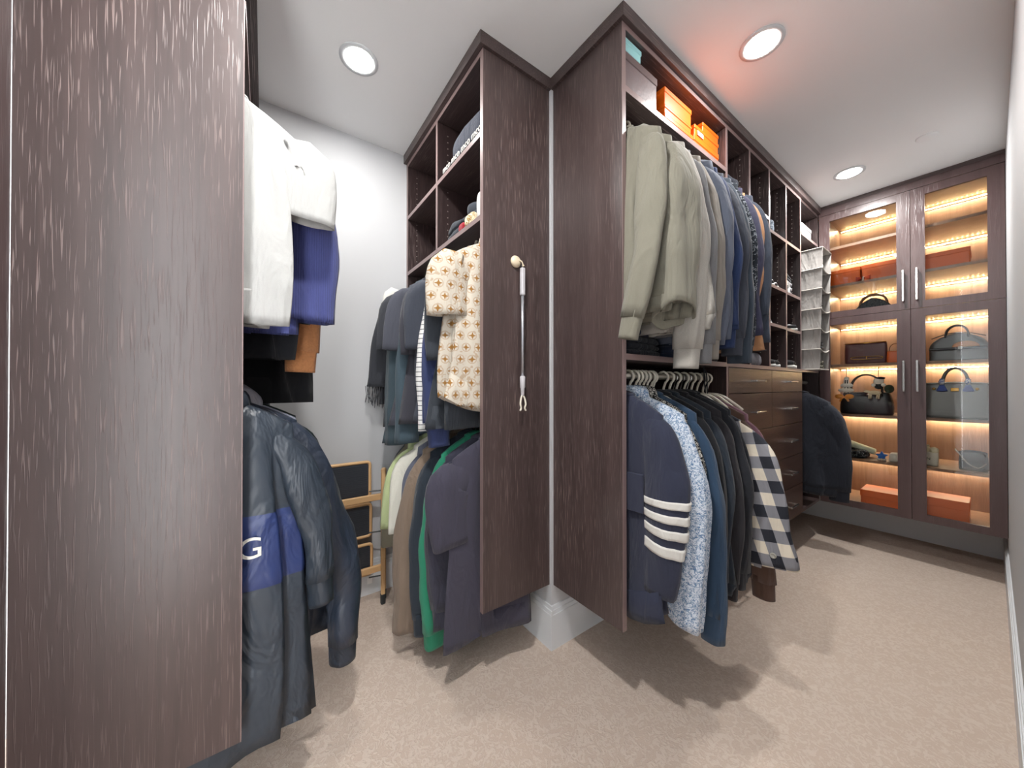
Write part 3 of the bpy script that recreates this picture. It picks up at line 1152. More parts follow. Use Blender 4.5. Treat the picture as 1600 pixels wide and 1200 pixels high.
for (s_, c_, lb, ln, sx, dxx) in ((1.480, BLACK, 'matt black sweater beside the steel blue top', -.86, .235, 0), (1.545, fab((38, 46, 56), 'cotton'), 'black top with a bluish sheen among the black sweaters', -.84, .225, 0),
                            (1.610, fab((36, 34, 38)), 'charcoal black sweatshirt with ribbed cuff among the black sweaters', -.86, .245, .01), (1.680, BLACK2, 'black cotton jacket with two small studs at the cuff', -.84, .24, .015),
                            (1.742, fab((30, 34, 42)), 'near black sweater next to the brown sweater', -.80, .20, 0)):
    t = garment('sweater', lb, 'sweater', 'RL', s_, c_, L=.83, ws=.22, th=.025, wh=.225, sleeve=(sx, ln, .070, .048, .036), cuff=c_, hem=c_, group=g, dx=dxx)
    if 'studs' in lb:
        for k in range(2):
            MB().disc_lathe([(.005, 0), (.005, -.004), (.002, -.006)], 10, (.245, -.040, -.70 - .045 * k), 'y').build('stud', CHROME, t, True)
garment('sweater', 'chocolate brown sweater with its sleeve below the gingham shirt', 'sweater', 'RL', 1.885, fab((86, 64, 54)), L=.80, ws=.22, th=.024, wh=.23, sleeve=(.300, -.915, .064, .050, .034), cuff=fab((84, 62, 52)), group=g, dz=-.03)
gs = (.335, -.70, .112, .112, .050)
t = garment('shirt', 'black and cream gingham overshirt with a wide sleeve', 'shirt', 'RL', 1.812, GINGHAM, L=.72, ws=.235, th=.028, wh=.24, sleeve=gs, collar='shirt', group=g, dz=-.05)
MB().disc_lathe([(.012, 0), (.012, -.005), (.008, -.006), (.007, -.004), (.002, -.004)], 16, (.372, -.036, -.640), 'y').build('cuff_button', plain('button_grey', (170, 168, 158), .35), t, True)
garment('sweater', 'dusty mauve sweater beside the gingham shirt', 'sweater', 'RL', 1.945, fab((128, 92, 104)), L=.62, ws=.215, th=.024, wh=.22, sleeve=(.225, -.55, .062, .046, .032), cuff=fab((128, 92, 104)), group=g, collar='crew', dz=-.03)
for s_ in (1.228, 1.326, 1.385, 1.448):
    hanger('RL', s_, 'white', 'white plastic clothes hanger on the lower rod left of the drawers', 'white plastic hangers on the lower rod next to the drawers', .05 * math.sin(s_ * 40))
hanger('RL', 1.990, 'white', 'empty white plastic hanger on the lower rod close to the drawers', None, .28)
hanger('RL', 1.775, 'red', 'red plastic clothes hanger on the lower rod left of the drawers', None, .1)
for s_ in (1.645, 1.712, 1.83):
    hanger('RL', s_, 'wire', 'thin metal clothes hanger on the lower rod left of the drawers', 'thin metal hangers on the lower rod', .04)
t = thing('black_lanyard', 'thin black lanyard looped over the lower rod by the drawers', 'lanyard', (1.90, RY - .02, RL))
MB().tube(catmull([(-.004, -.02, -.10), (-.012, -.018, -.03), (-.006, -.012, .03), (.012, 0, .06), (.016, -.014, .02), (.008, -.022, -.05), (.012, -.02, -.11)], 30), .0028, 8).build('cord_loop', BLACK2, t, True)

# --- corner rod
garment('sweatshirt', 'dark navy sweatshirt in the corner beside the glass cabinet', 'sweatshirt', 'CL', 3.47, fab((32, 36, 46)), L=.78, ws=.21, th=.040, wh=.235, sleeve=(.255, -.81, .085, .060, .045), cuff=fab((30, 34, 44)), hem=fab((32, 36, 46)), hang='red', yaw=.12)

# --- upper rod of the middle unit
g = 'tops on the upper rod of the middle unit'
garment('shirt', 'cream short sleeve shirt with gold floral motifs', 'shirt', 'MU', 1.318, MONO, L=.76, ws=.215, th=.028, wh=.225, sleeve=(.238, -.345, .094, .092, .048), collar='shirt', group=g, hem_cut=.05, dx=-.005, dz=.025)
garment('tshirt', 'charcoal short sleeve top right behind the cream motif shirt', 't-shirt', 'MU', 1.392, CHAR2, L=.80, ws=.215, th=.024, wh=.22, sleeve=(.235, -.50, .075, .070, .034), group=g)
garment('sweatshirt', 'royal navy sweatshirt with long banded sleeve below the cubbies', 'sweatshirt', 'MU', 1.462, fab((50, 60, 98)), L=.78, ws=.20, th=.024, wh=.22, sleeve=(.215, -.885, .066, .056, .036), cuff=fab((50, 60, 98)), group=g)
garment('shirt', 'white shirt with fine black tick stripes among dark tops', 'shirt', 'MU', 1.535, TICK, L=.72, ws=.20, th=.020, wh=.22, sleeve=(.235, -.82, .055, .045, .026), collar='shirt', group=g)
garment('tshirt', 'plain charcoal t-shirt next to the tick striped shirt', 't-shirt', 'MU', 1.598, CHAR, L=.78, ws=.215, th=.024, wh=.235, sleeve=(.255, -.44, .078, .070, .034), group=g)
garment('tshirt', 'faded black t-shirt with a soft sheen on the upper rod', 't-shirt', 'MU', 1.668, fab((60, 60, 68), 'cotton'), L=.80, ws=.215, th=.024, wh=.235, sleeve=(.255, -.46, .072, .066, .034), group=g)
garment('shirt', 'dark teal grey long sleeve shirt on the upper rod', 'shirt', 'MU', 1.742, fab((62, 78, 88), 'cotton'), L=.86, ws=.22, th=.026, wh=.24, sleeve=(.265, -.90, .070, .060, .036), collar='crew', group=g)
garment('tshirt', 'dark slate t-shirt with a wide sleeve beside the teal shirt', 't-shirt', 'MU', 1.815, fab((72, 74, 84), 'cotton'), L=.82, ws=.225, th=.026, wh=.24, sleeve=(.285, -.43, .085, .082, .036), group=g)
garment('shirt', 'deep green grey shirt hanging lowest on the upper rod', 'shirt', 'MU', 1.888, fab((58, 72, 80), 'cotton'), L=.92, ws=.22, th=.026, wh=.255, sleeve=(.275, -.93, .070, .060, .036), collar='crew', group=g)
garment('tshirt', 'black t-shirt between the green grey shirt and the white blouse', 't-shirt', 'MU', 1.955, fab((52, 54, 60), 'cotton'), L=.84, ws=.225, th=.024, wh=.24, sleeve=(.285, -.42, .082, .078, .034), group=g)
garment('blouse', 'white blouse nearly hidden by dark tops near the grey wall', 'blouse', 'MU', 2.022, WHITE, L=.50, ws=.22, th=.020, wh=.21, sleeve=(.25, -.20, .06, .06, .028), group=g)
t = garment('fringed_top', 'black fringed top nearest the grey wall', 'top', 'MU', 2.095, fab((48, 50, 56)), L=.72, ws=.225, th=.024, wh=.245, sleeve=(.285, -.62, .085, .090, .034), group=g)
rnd = random.Random(5)
mb = MB()
for k in range(46):
    x = .185 + .2 * k / 46 * 1.0
    y = rnd.uniform(-.03, .03)
    z0 = -.60 - .02 * rnd.random()
    mb.tube([(x, y, z0), (x + rnd.uniform(-.006, .006), y, z0 - .05), (x + rnd.uniform(-.012, .012), y, z0 - rnd.uniform(.08, .13))], .0016, 4)
o = mb.build('fringe', fab((48, 50, 56)), t)
o['kind'] = 'stuff'

# --- lower rod of the middle unit
g = 'tops on the lower rod of the middle unit'
garment('tshirt', 'dusky navy t-shirt with a red hanger against the end panel', 't-shirt', 'ML', 1.325, fab((62, 60, 74), 'cotton'), L=.86, ws=.215, th=.030, wh=.19, sleeve=(.215, -.43, .092, .085, .045), hang='red', group=g, collar='rib')
garment('sweatshirt', 'dark navy sweatshirt tucked behind the dusky navy t-shirt', 'sweatshirt', 'ML', 1.395, fab((54, 54, 68)), L=.80, ws=.215, th=.026, wh=.20, sleeve=(.215, -.80, .074, .055, .038), cuff=fab((54, 54, 68)), hang='wood', group=g)
garment('sweatshirt', 'emerald green sweatshirt among the dark tops', 'sweatshirt', 'ML', 1.462, fab((40, 128, 98)), L=.80, ws=.205, th=.026, wh=.19, sleeve=(.235, -.925, .074, .052, .038), cuff=fab((36, 122, 92)), group=g, hang='grey')
garment('sweatshirt', 'black blue sweatshirt between the green and taupe ones', 'sweatshirt', 'ML', 1.535, fab((40, 48, 58)), L=.82, ws=.225, th=.026, wh=.21, sleeve=(.255, -.90, .074, .050, .038), cuff=fab((36, 44, 54)), group=g, hang='grey')
garment('sweatshirt', 'taupe brown sweatshirt with a long wide sleeve', 'sweatshirt', 'ML', 1.615, fab((122, 106, 92)), L=.78, ws=.23, th=.030, wh=.22, sleeve=(.305, -.91, .088, .064, .044), group=g, hang='grey')
garment('jacket', 'slate grey jacket beside the taupe sweatshirt', 'jacket', 'ML', 1.690, fab((92, 96, 110), 'cotton'), L=.74, ws=.225, th=.024, wh=.22, sleeve=(.24, -.55, .064, .05, .032), collar='shirt', group=g, hang='grey')
garment('shirt', 'ivory short sleeve shirt with dark piping', 'shirt', 'ML', 1.755, fab((206, 204, 192), 'cotton'), L=.66, ws=.225, th=.026, wh=.22, sleeve=(.275, -.50, .080, .080, .038), collar='shirt', cmat=fab((40, 40, 42)), group=g, hang='grey')
garment('tshirt', 'pale lime green short sleeve top', 't-shirt', 'ML', 1.830, fab((172, 184, 138), 'cotton'), L=.64, ws=.225, th=.026, wh=.22, sleeve=(.300, -.50, .080, .075, .038), group=g, hang='grey')
garment('shirt', 'sand beige shirt beside the lime green top', 'shirt', 'ML', 1.900, fab((128, 122, 106), 'cotton'), L=.66, ws=.225, th=.024, wh=.22, sleeve=(.285, -.62, .07, .065, .034), group=g, hang='grey')
garment('jacket', 'dark blue windbreaker with gathered cuffs behind the step stool', 'jacket', 'ML', 1.985, fab((44, 56, 72), 'nylon'), L=.80, ws=.20, th=.032, wh=.20, sleeve=(.205, -.82, .078, .046, .045), cuff=fab((34, 42, 54)), collar='shirt', group=g, hang='grey')
for s_ in (1.43, 1.50, 1.575, 1.655):
    hanger('ML', s_, 'grey', 'grey plastic clothes hanger on the lower rod near the folded step stool', 'grey plastic hangers on the lower rod under the cubbies', .04)

# --- upper rod of the left unit
g = 'tops on the upper rod of the left unit'
garment('tshirt', 'white short sleeve t-shirt beside the wide grained panel', 't-shirt', 'LU', 1.262, fab((168, 168, 166), 'cotton'), L=.655, ws=.205, th=.030, wh=.135, sleeve=(.232, -.315, .082, .076, .042), group=g, collar='rib', dx=.006)
garment('shirt', 'royal blue corduroy shirt with wide short sleeves', 'shirt', 'LU', 1.385, fab((58, 64, 114), 'cord'), L=.66, ws=.22, th=.032, wh=.18, sleeve=(.245, -.61, .095, .085, .05), group=g, collar='shirt', dx=.006)
garment('shirt', 'black shirt hanging below the blue corduroy shirt', 'shirt', 'LU', 1.462, fab((20, 22, 28), 'cotton'), L=.74, ws=.21, th=.028, wh=.19, sleeve=(.205, -.60, .07, .065, .036), group=g)
garment('sweater', 'ginger brown ribbed knit sweater with ribbed cuff', 'sweater', 'LU', 1.550, fab((176, 120, 78), 'chunky'), L=.62, ws=.215, th=.026, wh=.20, sleeve=(.245, -.78, .07, .055, .036), cuff=fab((172, 116, 74), 'chunky'), group=g)
garment('shirt', 'long black dress shirt with a straight hem near the grey wall', 'shirt', 'LU', 1.660, fab((18, 19, 23), 'cotton'), L=.90, ws=.20, th=.028, wh=.255, sleeve=(.20, -.55, .07, .06, .036), group=g)
garment('coat', 'dark grey coat at the far end of the upper rod', 'coat', 'LU', 1.80, fab((62, 68, 76), 'cotton'), L=.98, ws=.16, th=.035, wh=.13, sleeve=(.14, -.6, .06, .05, .034), group=g)

# --- lower rod of the left unit
g = 'jackets on the lower rod of the left unit'
JG, JB = fab((48, 56, 66), 'nylon'), fab((40, 54, 100), 'nylon')
t = garment('windbreaker', 'grey windbreaker with a royal blue chest band and white letter', 'jacket', 'LL', 1.285, JG, L=1.0, ws=.205, th=.042, wh=.225, sleeve=(.285, -.66, .050, .042, .040), cuff=fab((44, 52, 62), 'nylon'), collar='shirt', group=g, hang='dark', dx=.0, wrk=.014, bands=[(-.325, -.535, JB, 'chest_band')])
text_on(t, 'G', .085, (.100, -.0640, -.415), (PI / 2, 0, 0), WHITE)
garment('puffer_jacket', 'dark navy jacket with a big billowing sleeve in the aisle', 'jacket', 'LL', 1.432, fab((44, 52, 66), 'nylon'), L=.86, ws=.225, th=.045, wh=.26, sleeve=(.375, -.98, .080, .050, .06, 0, .045), cuff=fab((38, 46, 58), 'nylon'), collar='shirt', group=g, hang='dark', wrk=.02)
garment('jacket', 'lavender grey jacket with a pale blue lining at the collar', 'jacket', 'LL', 1.545, fab((132, 136, 152), 'cotton'), L=.62, ws=.225, th=.034, wh=.22, sleeve=(.23, -.5, .07, .055, .04), collar='hood', cmat=fab((150, 150, 160), 'nylon'), group=g)
garment('jacket', 'black green jacket with a teal lining near the grey wall', 'jacket', 'LL', 1.65, fab((34, 48, 46), 'nylon'), L=.66, ws=.235, th=.034, wh=.23, sleeve=(.24, -.5, .07, .055, .04), collar='shirt', cmat=fab((80, 150, 160), 'cotton'), group=g)
#PART3
# ---------------------------------------------------------------- boxes, folded clothes, accessories
def lid_box(name, label, cat, x0, x1, y0, y1, z0, z1, lid, mat, group=None, lmat=None, over=.003):
    t = thing(name, label, cat, ((x0 + x1) / 2, (y0 + y1) / 2, z0), 0, group)
    hx, hy, h = (x1 - x0) / 2, (y1 - y0) / 2, z1 - z0
    MB().rbox(-hx + over, hx - over, -hy + over, hy - over, 0, h - .004, .0025).build('box_body', mat, t)
    MB().rbox(-hx, hx, -hy, hy, h - lid, h, .0025).build('lid', lmat or mat, t)
    return t


def soft_slab(dx, dy, dz, seed, layers=2, lump=.012):
    rnd = random.Random(seed)
    off = Vector((rnd.uniform(0, 30), rnd.uniform(0, 30), 0))
    R = []
    m = 7 * layers
    for i in range(m + 1):
        q = i / m
        fr = (q * layers) % 1.0
        k = 1 - .10 * abs(2 * fr - 1) ** 3
        if q > .999 or q < .001:
            k = .86
        z = dz * q
        ring = []
        for j in range(36):
            a = 2 * PI * j / 36
            x = math.copysign(abs(math.cos(a)) ** .38, math.cos(a)) * dx / 2 * k
            y = math.copysign(abs(math.sin(a)) ** .38, math.sin(a)) * dy / 2 * k
            nn = noise.noise(Vector((x * 11, y * 11, z * 14)) + off)
            ring.append((x * (1 + lump * 2 * nn), y * (1 + lump * 2 * nn), max(0, z + lump * nn * q)))
        R.append(ring)
    c = [(v[0] * .45, v[1] * .45, v[2] + lump * .8 * noise.noise(Vector((v[0] * 14, v[1] * 14, 3)) + off)) for v in R[-1]]
    R.append(c)
    return MB().rings(R)


def folded(label, loc, size, mat, seed, layers=2, rz=0.0, name='folded_clothes', cat='folded clothes', lump=.012, group=None):
    o = soft_slab(size[0], size[1], size[2], seed, layers, lump).build(name, mat, None, True, loc)
    o.rotation_euler = (0, 0, rz)
    return tag(o, label, cat, group)


ZS = 2.443
t = lid_box('storage_box', 'dark wood grain storage box with a lid on the top shelf', 'box', 1.168, 1.405, .852, 1.15, ZS, 2.608, .034, plain('box_wrap', (104, 90, 92), .45, bump=.4, bscale=70), lmat=plain('box_wrap_lid', (92, 76, 76), .4))
lid_box('gift_box', 'pale teal card box on top of the dark storage box', 'box', 1.17, 1.285, .850, 1.05, 2.6085, 2.66, .02, plain('teal_card', (150, 204, 206), .5))
og = 'orange card boxes stacked on the top shelf'
for (x0, x1, z0, z1, l, lb) in ((1.49, 1.752, ZS, 2.514, .022, 'orange card box at the bottom of the stack beside the dark storage box'),
                               (1.758, 2.030, ZS, 2.530, .030, 'orange card box at the bottom of the stack against the cubbies'),
                               (1.49, 1.735, 2.5145, 2.553, .014, 'flat orange card box in the middle of the stack'),
                               (1.49, 1.735, 2.5535, 2.636, .024, 'orange card box on top of the stack beside the dark storage box'),
                               (1.765, 2.028, 2.5305, 2.585, .020, 'orange card box with a white sticker in the stack'),
                               (1.85, 2.028, 2.5855, 2.632, .018, 'small orange card box on top of the stack against the cubbies')):
    t = lid_box('orange_box', lb, 'box', x0, x1, .868, 1.14, z0, z1, l, ORANGE, og)
    if 'sticker' in lb:
        MB().rbox(-.105, -.045, -.1375, -.1364, .008, .030, .0003).build('sticker', plain('sticker_paper', (236, 226, 214), .6), t)

fg = 'dark folded clothes on the middle shelf'
folded('black folded trousers on the shelf below the sage sweatshirts', (1.33, 1.00, 1.3835), (.30, .27, .085), fab((24, 28, 38), 'cotton'), 3, 3, group=fg)
folded('folded blue black jeans on the shelf below the denim jacket', (1.66, 1.00, 1.3835), (.30, .27, .10), fab((30, 38, 54), 'denim'), 4, 3, group=fg)
folded('folded black sweater on the shelf next to the cubbies', (1.92, .99, 1.3835), (.20, .27, .07), fab((26, 28, 34)), 5, 2, group=fg)
folded('folded dark navy sweater on top of the black trousers', (1.34, .99, 1.470), (.27, .25, .06), fab((36, 42, 60)), 15, 2, group=fg)

# cubbies of the drawer unit
def coil(label, loc, r, turns, mat, tube_r=.006, up='z', name='rolled_belt', cat='belt'):
    pts = []
    for k in range(turns * 20 + 1):
        a = 2 * PI * k / 20
        q = r * (.35 + .65 * k / (turns * 20))
        p = (q * math.cos(a), q * math.sin(a))
        pts.append((p[0], p[1], tube_r) if up == 'z' else (p[0], 0, p[1] + r))
    o = MB().tube(pts, tube_r, 6).build(name, mat, None, True, loc)
    return tag(o, label, cat)


def shoe(label, loc, upper, sole, rz=0.0, scale=1.0, name='shoe', group=None, low=False):
    t = thing(name, label, 'shoe', loc, rz, group)
    def ring(y, w, z0, z1):
        return [(w * math.copysign(abs(math.cos(a)) ** .7, math.cos(a)) * scale, y * scale, (z0 + (z1 - z0) * (.5 + .5 * math.sin(a))) * scale) for a in [2 * PI * j / 16 for j in range(16)]]
    st = [(-.125, .018, .0, .02), (-.12, .034, 0, .022), (-.06, .042, 0, .022), (.02, .036, 0, .020), (.09, .034, 0, .022), (.12, .026, 0, .022)]
    MB().rings([ring(*q) for q in st]).build('sole', sole, t, True)
    hh = .055 if low else .085
    up = [(-.122, .016, .018, .030), (-.112, .033, .018, .05), (-.06, .040, .018, .062), (-.02, .036, .018, hh * .95), (.05, .032, .018, hh), (.10, .030, .018, hh), (.118, .018, .02, hh * .9)]
    MB().rings([ring(*q) for q in up]).build('upper', upper, t, True)
    MB().tube([(-.022 * scale, -.03 * scale, hh * .93 * scale), (0, -.035 * scale, hh * 1.0 * scale), (.022 * scale, -.03 * scale, hh * .93 * scale)], .004 * scale, 6).build('lace', WHITE, t, True)
    return t


SB, SWt = plain('black_leather', (24, 24, 27), .35), plain('white_leather', (216, 216, 212), .45)
scarf = print_fabric('blue_paisley', (186, 200, 214), (40, 58, 84), 90, .5, .58)
folded('crumpled blue and white patterned scarf in an upper cubby', (2.80, .93, 2.2835), (.20, .15, .085), scarf, 8, 2, .3, 'scarf', 'scarf', .03)
shoe('black sandal with white strap in a cubby', (2.76, .96, 1.9265), SB, SWt, .3, .95, low=True)
shoe('second black sandal with white strap beside its pair', (2.87, .97, 1.9265), SB, SWt, .2, .95, low=True)
folded('folded light grey t-shirt leaning in a cubby near the organizer', (3.12, .97, 1.9225), (.22, .22, .10), fab((150, 150, 154), 'heather'), 9, 3, 0, lump=.02)
folded('folded black scarf on the grey t-shirt in a cubby', (3.13, .96, 2.024), (.20, .20, .045), BLACK, 10, 2, .1, lump=.02)
coil('rolled white lanyard in front of the folded grey t-shirt', (3.06, .852, 1.925), .045, 3, SWt, .0045, 'y', 'rolled_lanyard', 'lanyard')
t = thing('blue_belt', 'blue webbing belt rolled in a ring in a cubby', 'belt', (3.07, .92, 1.672))
MB().tube([(.055 * math.cos(a), -.01 + .003 * math.cos(3 * a), .070 + .065 * math.sin(a)) for a in [2 * PI * k / 32 for k in range(32)]], .0105, 8, True).build('outer_ring', fab((60, 110, 160), 'cotton'), t, True)
MB().disc_lathe([(.040, -.010), (.041, .012), (.015, .014)], 24, (0, 0, .070), 'y').build('inner_roll', fab((44, 84, 128), 'cotton'), t, True)
shoe('white sneaker standing below the blue belt', (3.16, .93, 1.6655), SB, SWt, .5, .85, low=True)
shoe('grey canvas shoe lying in the middle cubby', (2.76, .97, 1.6705), fab((92, 92, 98), 'cotton'), SWt, .3, .9, low=True)
t = thing('baseball_cap', 'dark grey cap on a pile in the lowest cubby', 'cap', (2.50, .95, 1.482))
MB().disc_lathe([(.085, 0), (.088, .03), (.078, .065), (.05, .09), (.015, .098)], 22).build('crown', fab((44, 44, 50), 'cotton'), t, True)
MB().rings([[(.085 * k * math.cos(a), -.03 - (.04 + .075 * k) * math.sin(a), .004 - .012 * k + zo) for a in [PI * j / 12 for j in range(13)]] for (k, zo) in ((.6, .004), (1.0, .004), (1.0, 0), (.6, 0))], True, True).build('brim', fab((40, 40, 46), 'cotton'), t, True)
folded('grey folded beanie under the dark cap in the lowest cubby', (2.50, .95, 1.3835), (.22, .20, .085), fab((112, 112, 120), 'heather'), 12, 1, 0, 'beanie', 'beanie', .02)
shoe('black and white running shoe in a low cubby', (2.75, .96, 1.3835), SB, SWt, .35, 1.0)
shoe('second black and white running shoe beside its pair', (2.87, .97, 1.3835), SB, SWt, .3, 1.0)
shoe('black high shoe with pale lace beside the organizer', (3.06, .96, 1.3835), SB, SWt, .35, 1.15)
shoe('second black high shoe pushed to the cubby side', (3.18, .98, 1.3835), SB, SWt, .25, 1.15)
folded('dark sock roll in the cubby by the hanging tops', (2.18, .97, 1.3835), (.20, .20, .09), fab((46, 52, 64)), 13, 2, 0, lump=.02)
folded('navy folded shirt in the cubby beside the camel coat', (2.20, .98, 2.3535), (.20, .24, .11), fab((40, 48, 66)), 14, 3, 0, lump=.02)

lid_box('grey_box', 'light grey card box on the corner shelf', 'box', 3.43, 3.68, .86, 1.08, 2.4305, 2.545, .03, plain('grey_card', (168, 166, 166), .5))

# hanging organizer
OX0, OX1, OY0, OY1 = 3.45, 3.69, .742, 1.055
t = thing('hanging_organizer', 'grey fabric hanging shelf organizer with six compartments', 'organizer', (OX0, OY0, 1.36))
OG = fab((150, 146, 142), 'heather')
PIPE = plain('organizer_piping', (190, 184, 176), .7)
tz = [2.315, 2.045, 1.895, 1.682, 1.475, 1.385]
def og_box(name, x0, x1, y0, y1, z0, z1, m=None):
    return P(t, name, m or OG, (x0 - OX0, x1 - OX0, y0 - OY0, y1 - OY0, z0 - 1.36, z1 - 1.36))
zt_, zb_ = 2.315, 1.385
nt = 6
step = (zt_ - zb_) / nt
for sx in (0, 1):
    R = []
    for i in range(nt * 6 + 1):
        z = zb_ + (zt_ - zb_) * i / (nt * 6)
        bow = .006 * math.sin(PI * ((i % 6) / 6.0))
        tap = .02 * (1 - (z - zb_) / (zt_ - zb_))
        x = (OX0 + bow if sx == 0 else OX1 - bow)
        R.append([(x - OX0 + d, y - OY0, z - 1.36) for (d, y) in ((-.002, OY0 + tap), (.002, OY0 + tap), (.002, OY1), (-.002, OY1))])
    MB().rings(R).build('side_panel', OG, t)
og_box('back_panel', OX0, OX1, OY1 - .003, OY1, zb_, zt_)
for i in range(nt + 1):
    z = zb_ + step * i
    tap = .02 * (1 - i / nt)
    sag = .022 if 0 < i < nt else 0.0
    R = []
    for k in range(9):
        q = k / 8
        x = (OX1 - OX0) * q
        dz_ = -sag * math.sin(PI * q)
        R.append([(x, tap, z + dz_ - 1.36), (x, OY1 - OY0 - .003, z + dz_ * .3 - 1.36), (x, OY1 - OY0 - .003, z + dz_ * .3 - 1.363), (x, tap, z + dz_ - 1.364)])
    MB().rings(R).build('shelf', OG, t)
    MB().tube([(0, OY1 - OY0, z - 1.36), (-.003, tap, z - 1.36)], .004, 6).build('piping', PIPE, t)
    MB().tube([(r[0][0], r[0][1], r[0][2]) for r in R], .004, 6).build('piping', PIPE, t)
for (x) in (3.51, 3.63):
    MB().tube(catmull([(x - OX0, .16, 2.32 - 1.36), (x - OX0, .165, 2.35 - 1.36), (x - OX0, .18, 2.381 - 1.36), (x - OX0, .198, 2.36 - 1.36)], 10), .0025, 6).build('hook', CHROME, t)
zc = [zb_ + step * i for i in range(nt)]
for (i, lb, c, kk) in ((5, 'cream cotton bundle in the top organizer compartment', (214, 206, 192), 'cotton'), (3, 'black and white knit bundle in a middle organizer compartment', None, None), (1, 'black strap bundle in a low organizer compartment', (34, 34, 38), 'cotton'), (0, 'olive and black bundle in the lowest organizer compartment', None, None)):
    m = fab(c, kk) if c else (BWPRINT if i == 3 else print_fabric('olive_mix', (60, 60, 56), (150, 146, 128), 60, .5, .6))
    folded(lb, (3.575, .865, zc[i] + .002), (.17, .19, .11 if i == 5 else .06), m, 20 + i, 2, .2, 'cloth_bundle', 'bundle', .03)

# ---------------------------------------------------------------- things in the glass cabinet
def bag_rings(w, d, h, tw=1.0, td=.5, n=40, ex=.35, puff=.02, m=12):
    R = []
    for i in range(m + 1):
        q = i / m
        k = 1 + (tw - 1) * q + puff * math.sin(PI * q)
        kd = 1 + (td - 1) * q + puff * 3 * math.sin(PI * q)
        inset = .965 if i in (0,) else 1.0
        R.append([(d / 2 * kd * inset * math.copysign(abs(math.cos(a)) ** ex, math.cos(a)), w / 2 * k * inset * math.copysign(abs(math.sin(a)) ** ex, math.sin(a)), h * q) for a in [2 * PI * j / n for j in range(n)]])
    return R


def handle_arc(y0, y1, z0, h, x=0.0, n=22):
    return [(x, (y0 + y1) / 2 + (y0 - y1) / 2 * math.cos(PI * k / n), z0 + h * math.sin(PI * k / n) ** .75) for k in range(n + 1)]


def leather(n, c, r=.38):
    return plain(n, c, r, bump=.25, bscale=500)


Z1_, Z2_, Z3_, Z4_, Z5_, Z6_ = 2.4005, 2.0855, 1.8005, 1.4325, 1.0305, .6805
og = 'orange boxes in the glass cabinet'
lid_box('orange_box', 'orange card box in the upper glass cabinet beside the organizer', 'box', 3.86, 4.10, .602, .795, Z2_, 2.213, .03, ORANGE, og)
lid_box('orange_box', 'orange card box in the upper glass cabinet by the center panel', 'box', 3.86, 4.10, .395, .598, Z2_, 2.213, .03, ORANGE, og)
lid_box('orange_box', 'orange card box behind the upper glass door by the white wall', 'box', 3.88, 4.12, .075, .305, Z2_, 2.205, .03, ORANGE, og)
lid_box('orange_box', 'orange card box on the cabinet floor behind the left glass door', 'box', 3.86, 4.10, .392, .612, ZB + .0205, .435, .05, ORANGE, og)
lid_box('orange_box', 'long orange card box on the cabinet floor by the white wall', 'box', 3.86, 4.08, .085, .315, ZB + .0205, .465, .06, ORANGE, og)

t = thing('dome_handbag', 'grey quilted dome handbag under the shelf of orange boxes', 'handbag', (3.96, .545, Z3_))
R = []
for i in range(13):
    q = i / 12
    k = math.cos(q * PI / 2) ** .55 if q < 1 else .05
    R.append([(.055 * (1 - .5 * q) * math.copysign(abs(math.cos(a)) ** .5, math.cos(a)), .125 * max(k, .12) * math.copysign(abs(math.sin(a)) ** .5, math.sin(a)), .155 * q) for a in [2 * PI * j / 32 for j in range(32)]])
MB().rings(R).build('body', QUILT, t, True)
MB().tube(handle_arc(-.075, .075, .10, .085, -.02), .006, 8).build('handle', leather('tan_leather', (150, 112, 80)), t, True)
MB().tube(handle_arc(-.075, .075, .10, .085, .02), .006, 8).build('handle', leather('tan_leather_b', (150, 112, 80)), t, True)
t = thing('ribbon_charm', 'red and white ribbon bow beside the orange boxes', 'bow', (3.848, .585, Z2_))
for sg in (-1, 1):
    MB().rings([[(-.004 + .008 * math.cos(a), sg * (.004 + .036 * q), .024 + (.004 + .014 * q) * math.sin(a)) for a in [2 * PI * j / 12 for j in range(12)]] for q in (0, .3, .7, 1.0)]).build('bow_loop', fab((196, 70, 44), 'cotton'), t, True)
MB().rbox(-.008, .006, -.006, .006, .0, .034, .002).build('knot', WHITE, t)

t = thing('clutch', 'burgundy leather clutch with a gold bar and long gold clasp', 'handbag', (3.94, .588, Z4_))
MB().rings(bag_rings(.235, .055, .165, 1.0, .7, ex=.28)).build('body', leather('burgundy_leather', (88, 44, 46)), t, True)
MB().tube([(-.01, -.115, .168), (-.01, .12, .168)], .006, 10).build('top_bar', GOLD, t, True)
cl = [(-.036, y, z) for (y, z) in [(.09 * math.copysign(abs(math.cos(a)) ** .35, math.cos(a)) - .01, .048 + .011 * math.copysign(abs(math.sin(a)) ** .8, math.sin(a))) for a in [2 * PI * k / 32 for k in range(32)]]]
MB().tube(cl, .0022, 6, True).build('clasp', GOLD, t, True)
MB().rbox(-.042, -.034, -.014, -.008, .034, .062, .001).build('clasp_bar', GOLD, t)
t = thing('mini_pouch', 'small orange leather pouch beside the burgundy clutch', 'pouch', (3.895, .418, Z4_))
MB().rings(bag_rings(.095, .05, .088, .95, .7, ex=.4)).build('body', leather('orange_leather', (214, 98, 30)), t, True)
MB().tube(handle_arc(-.03, .035, .085, .06), .0025, 6).build('wrist_strap', leather('cord_brown', (96, 56, 40)), t, True)

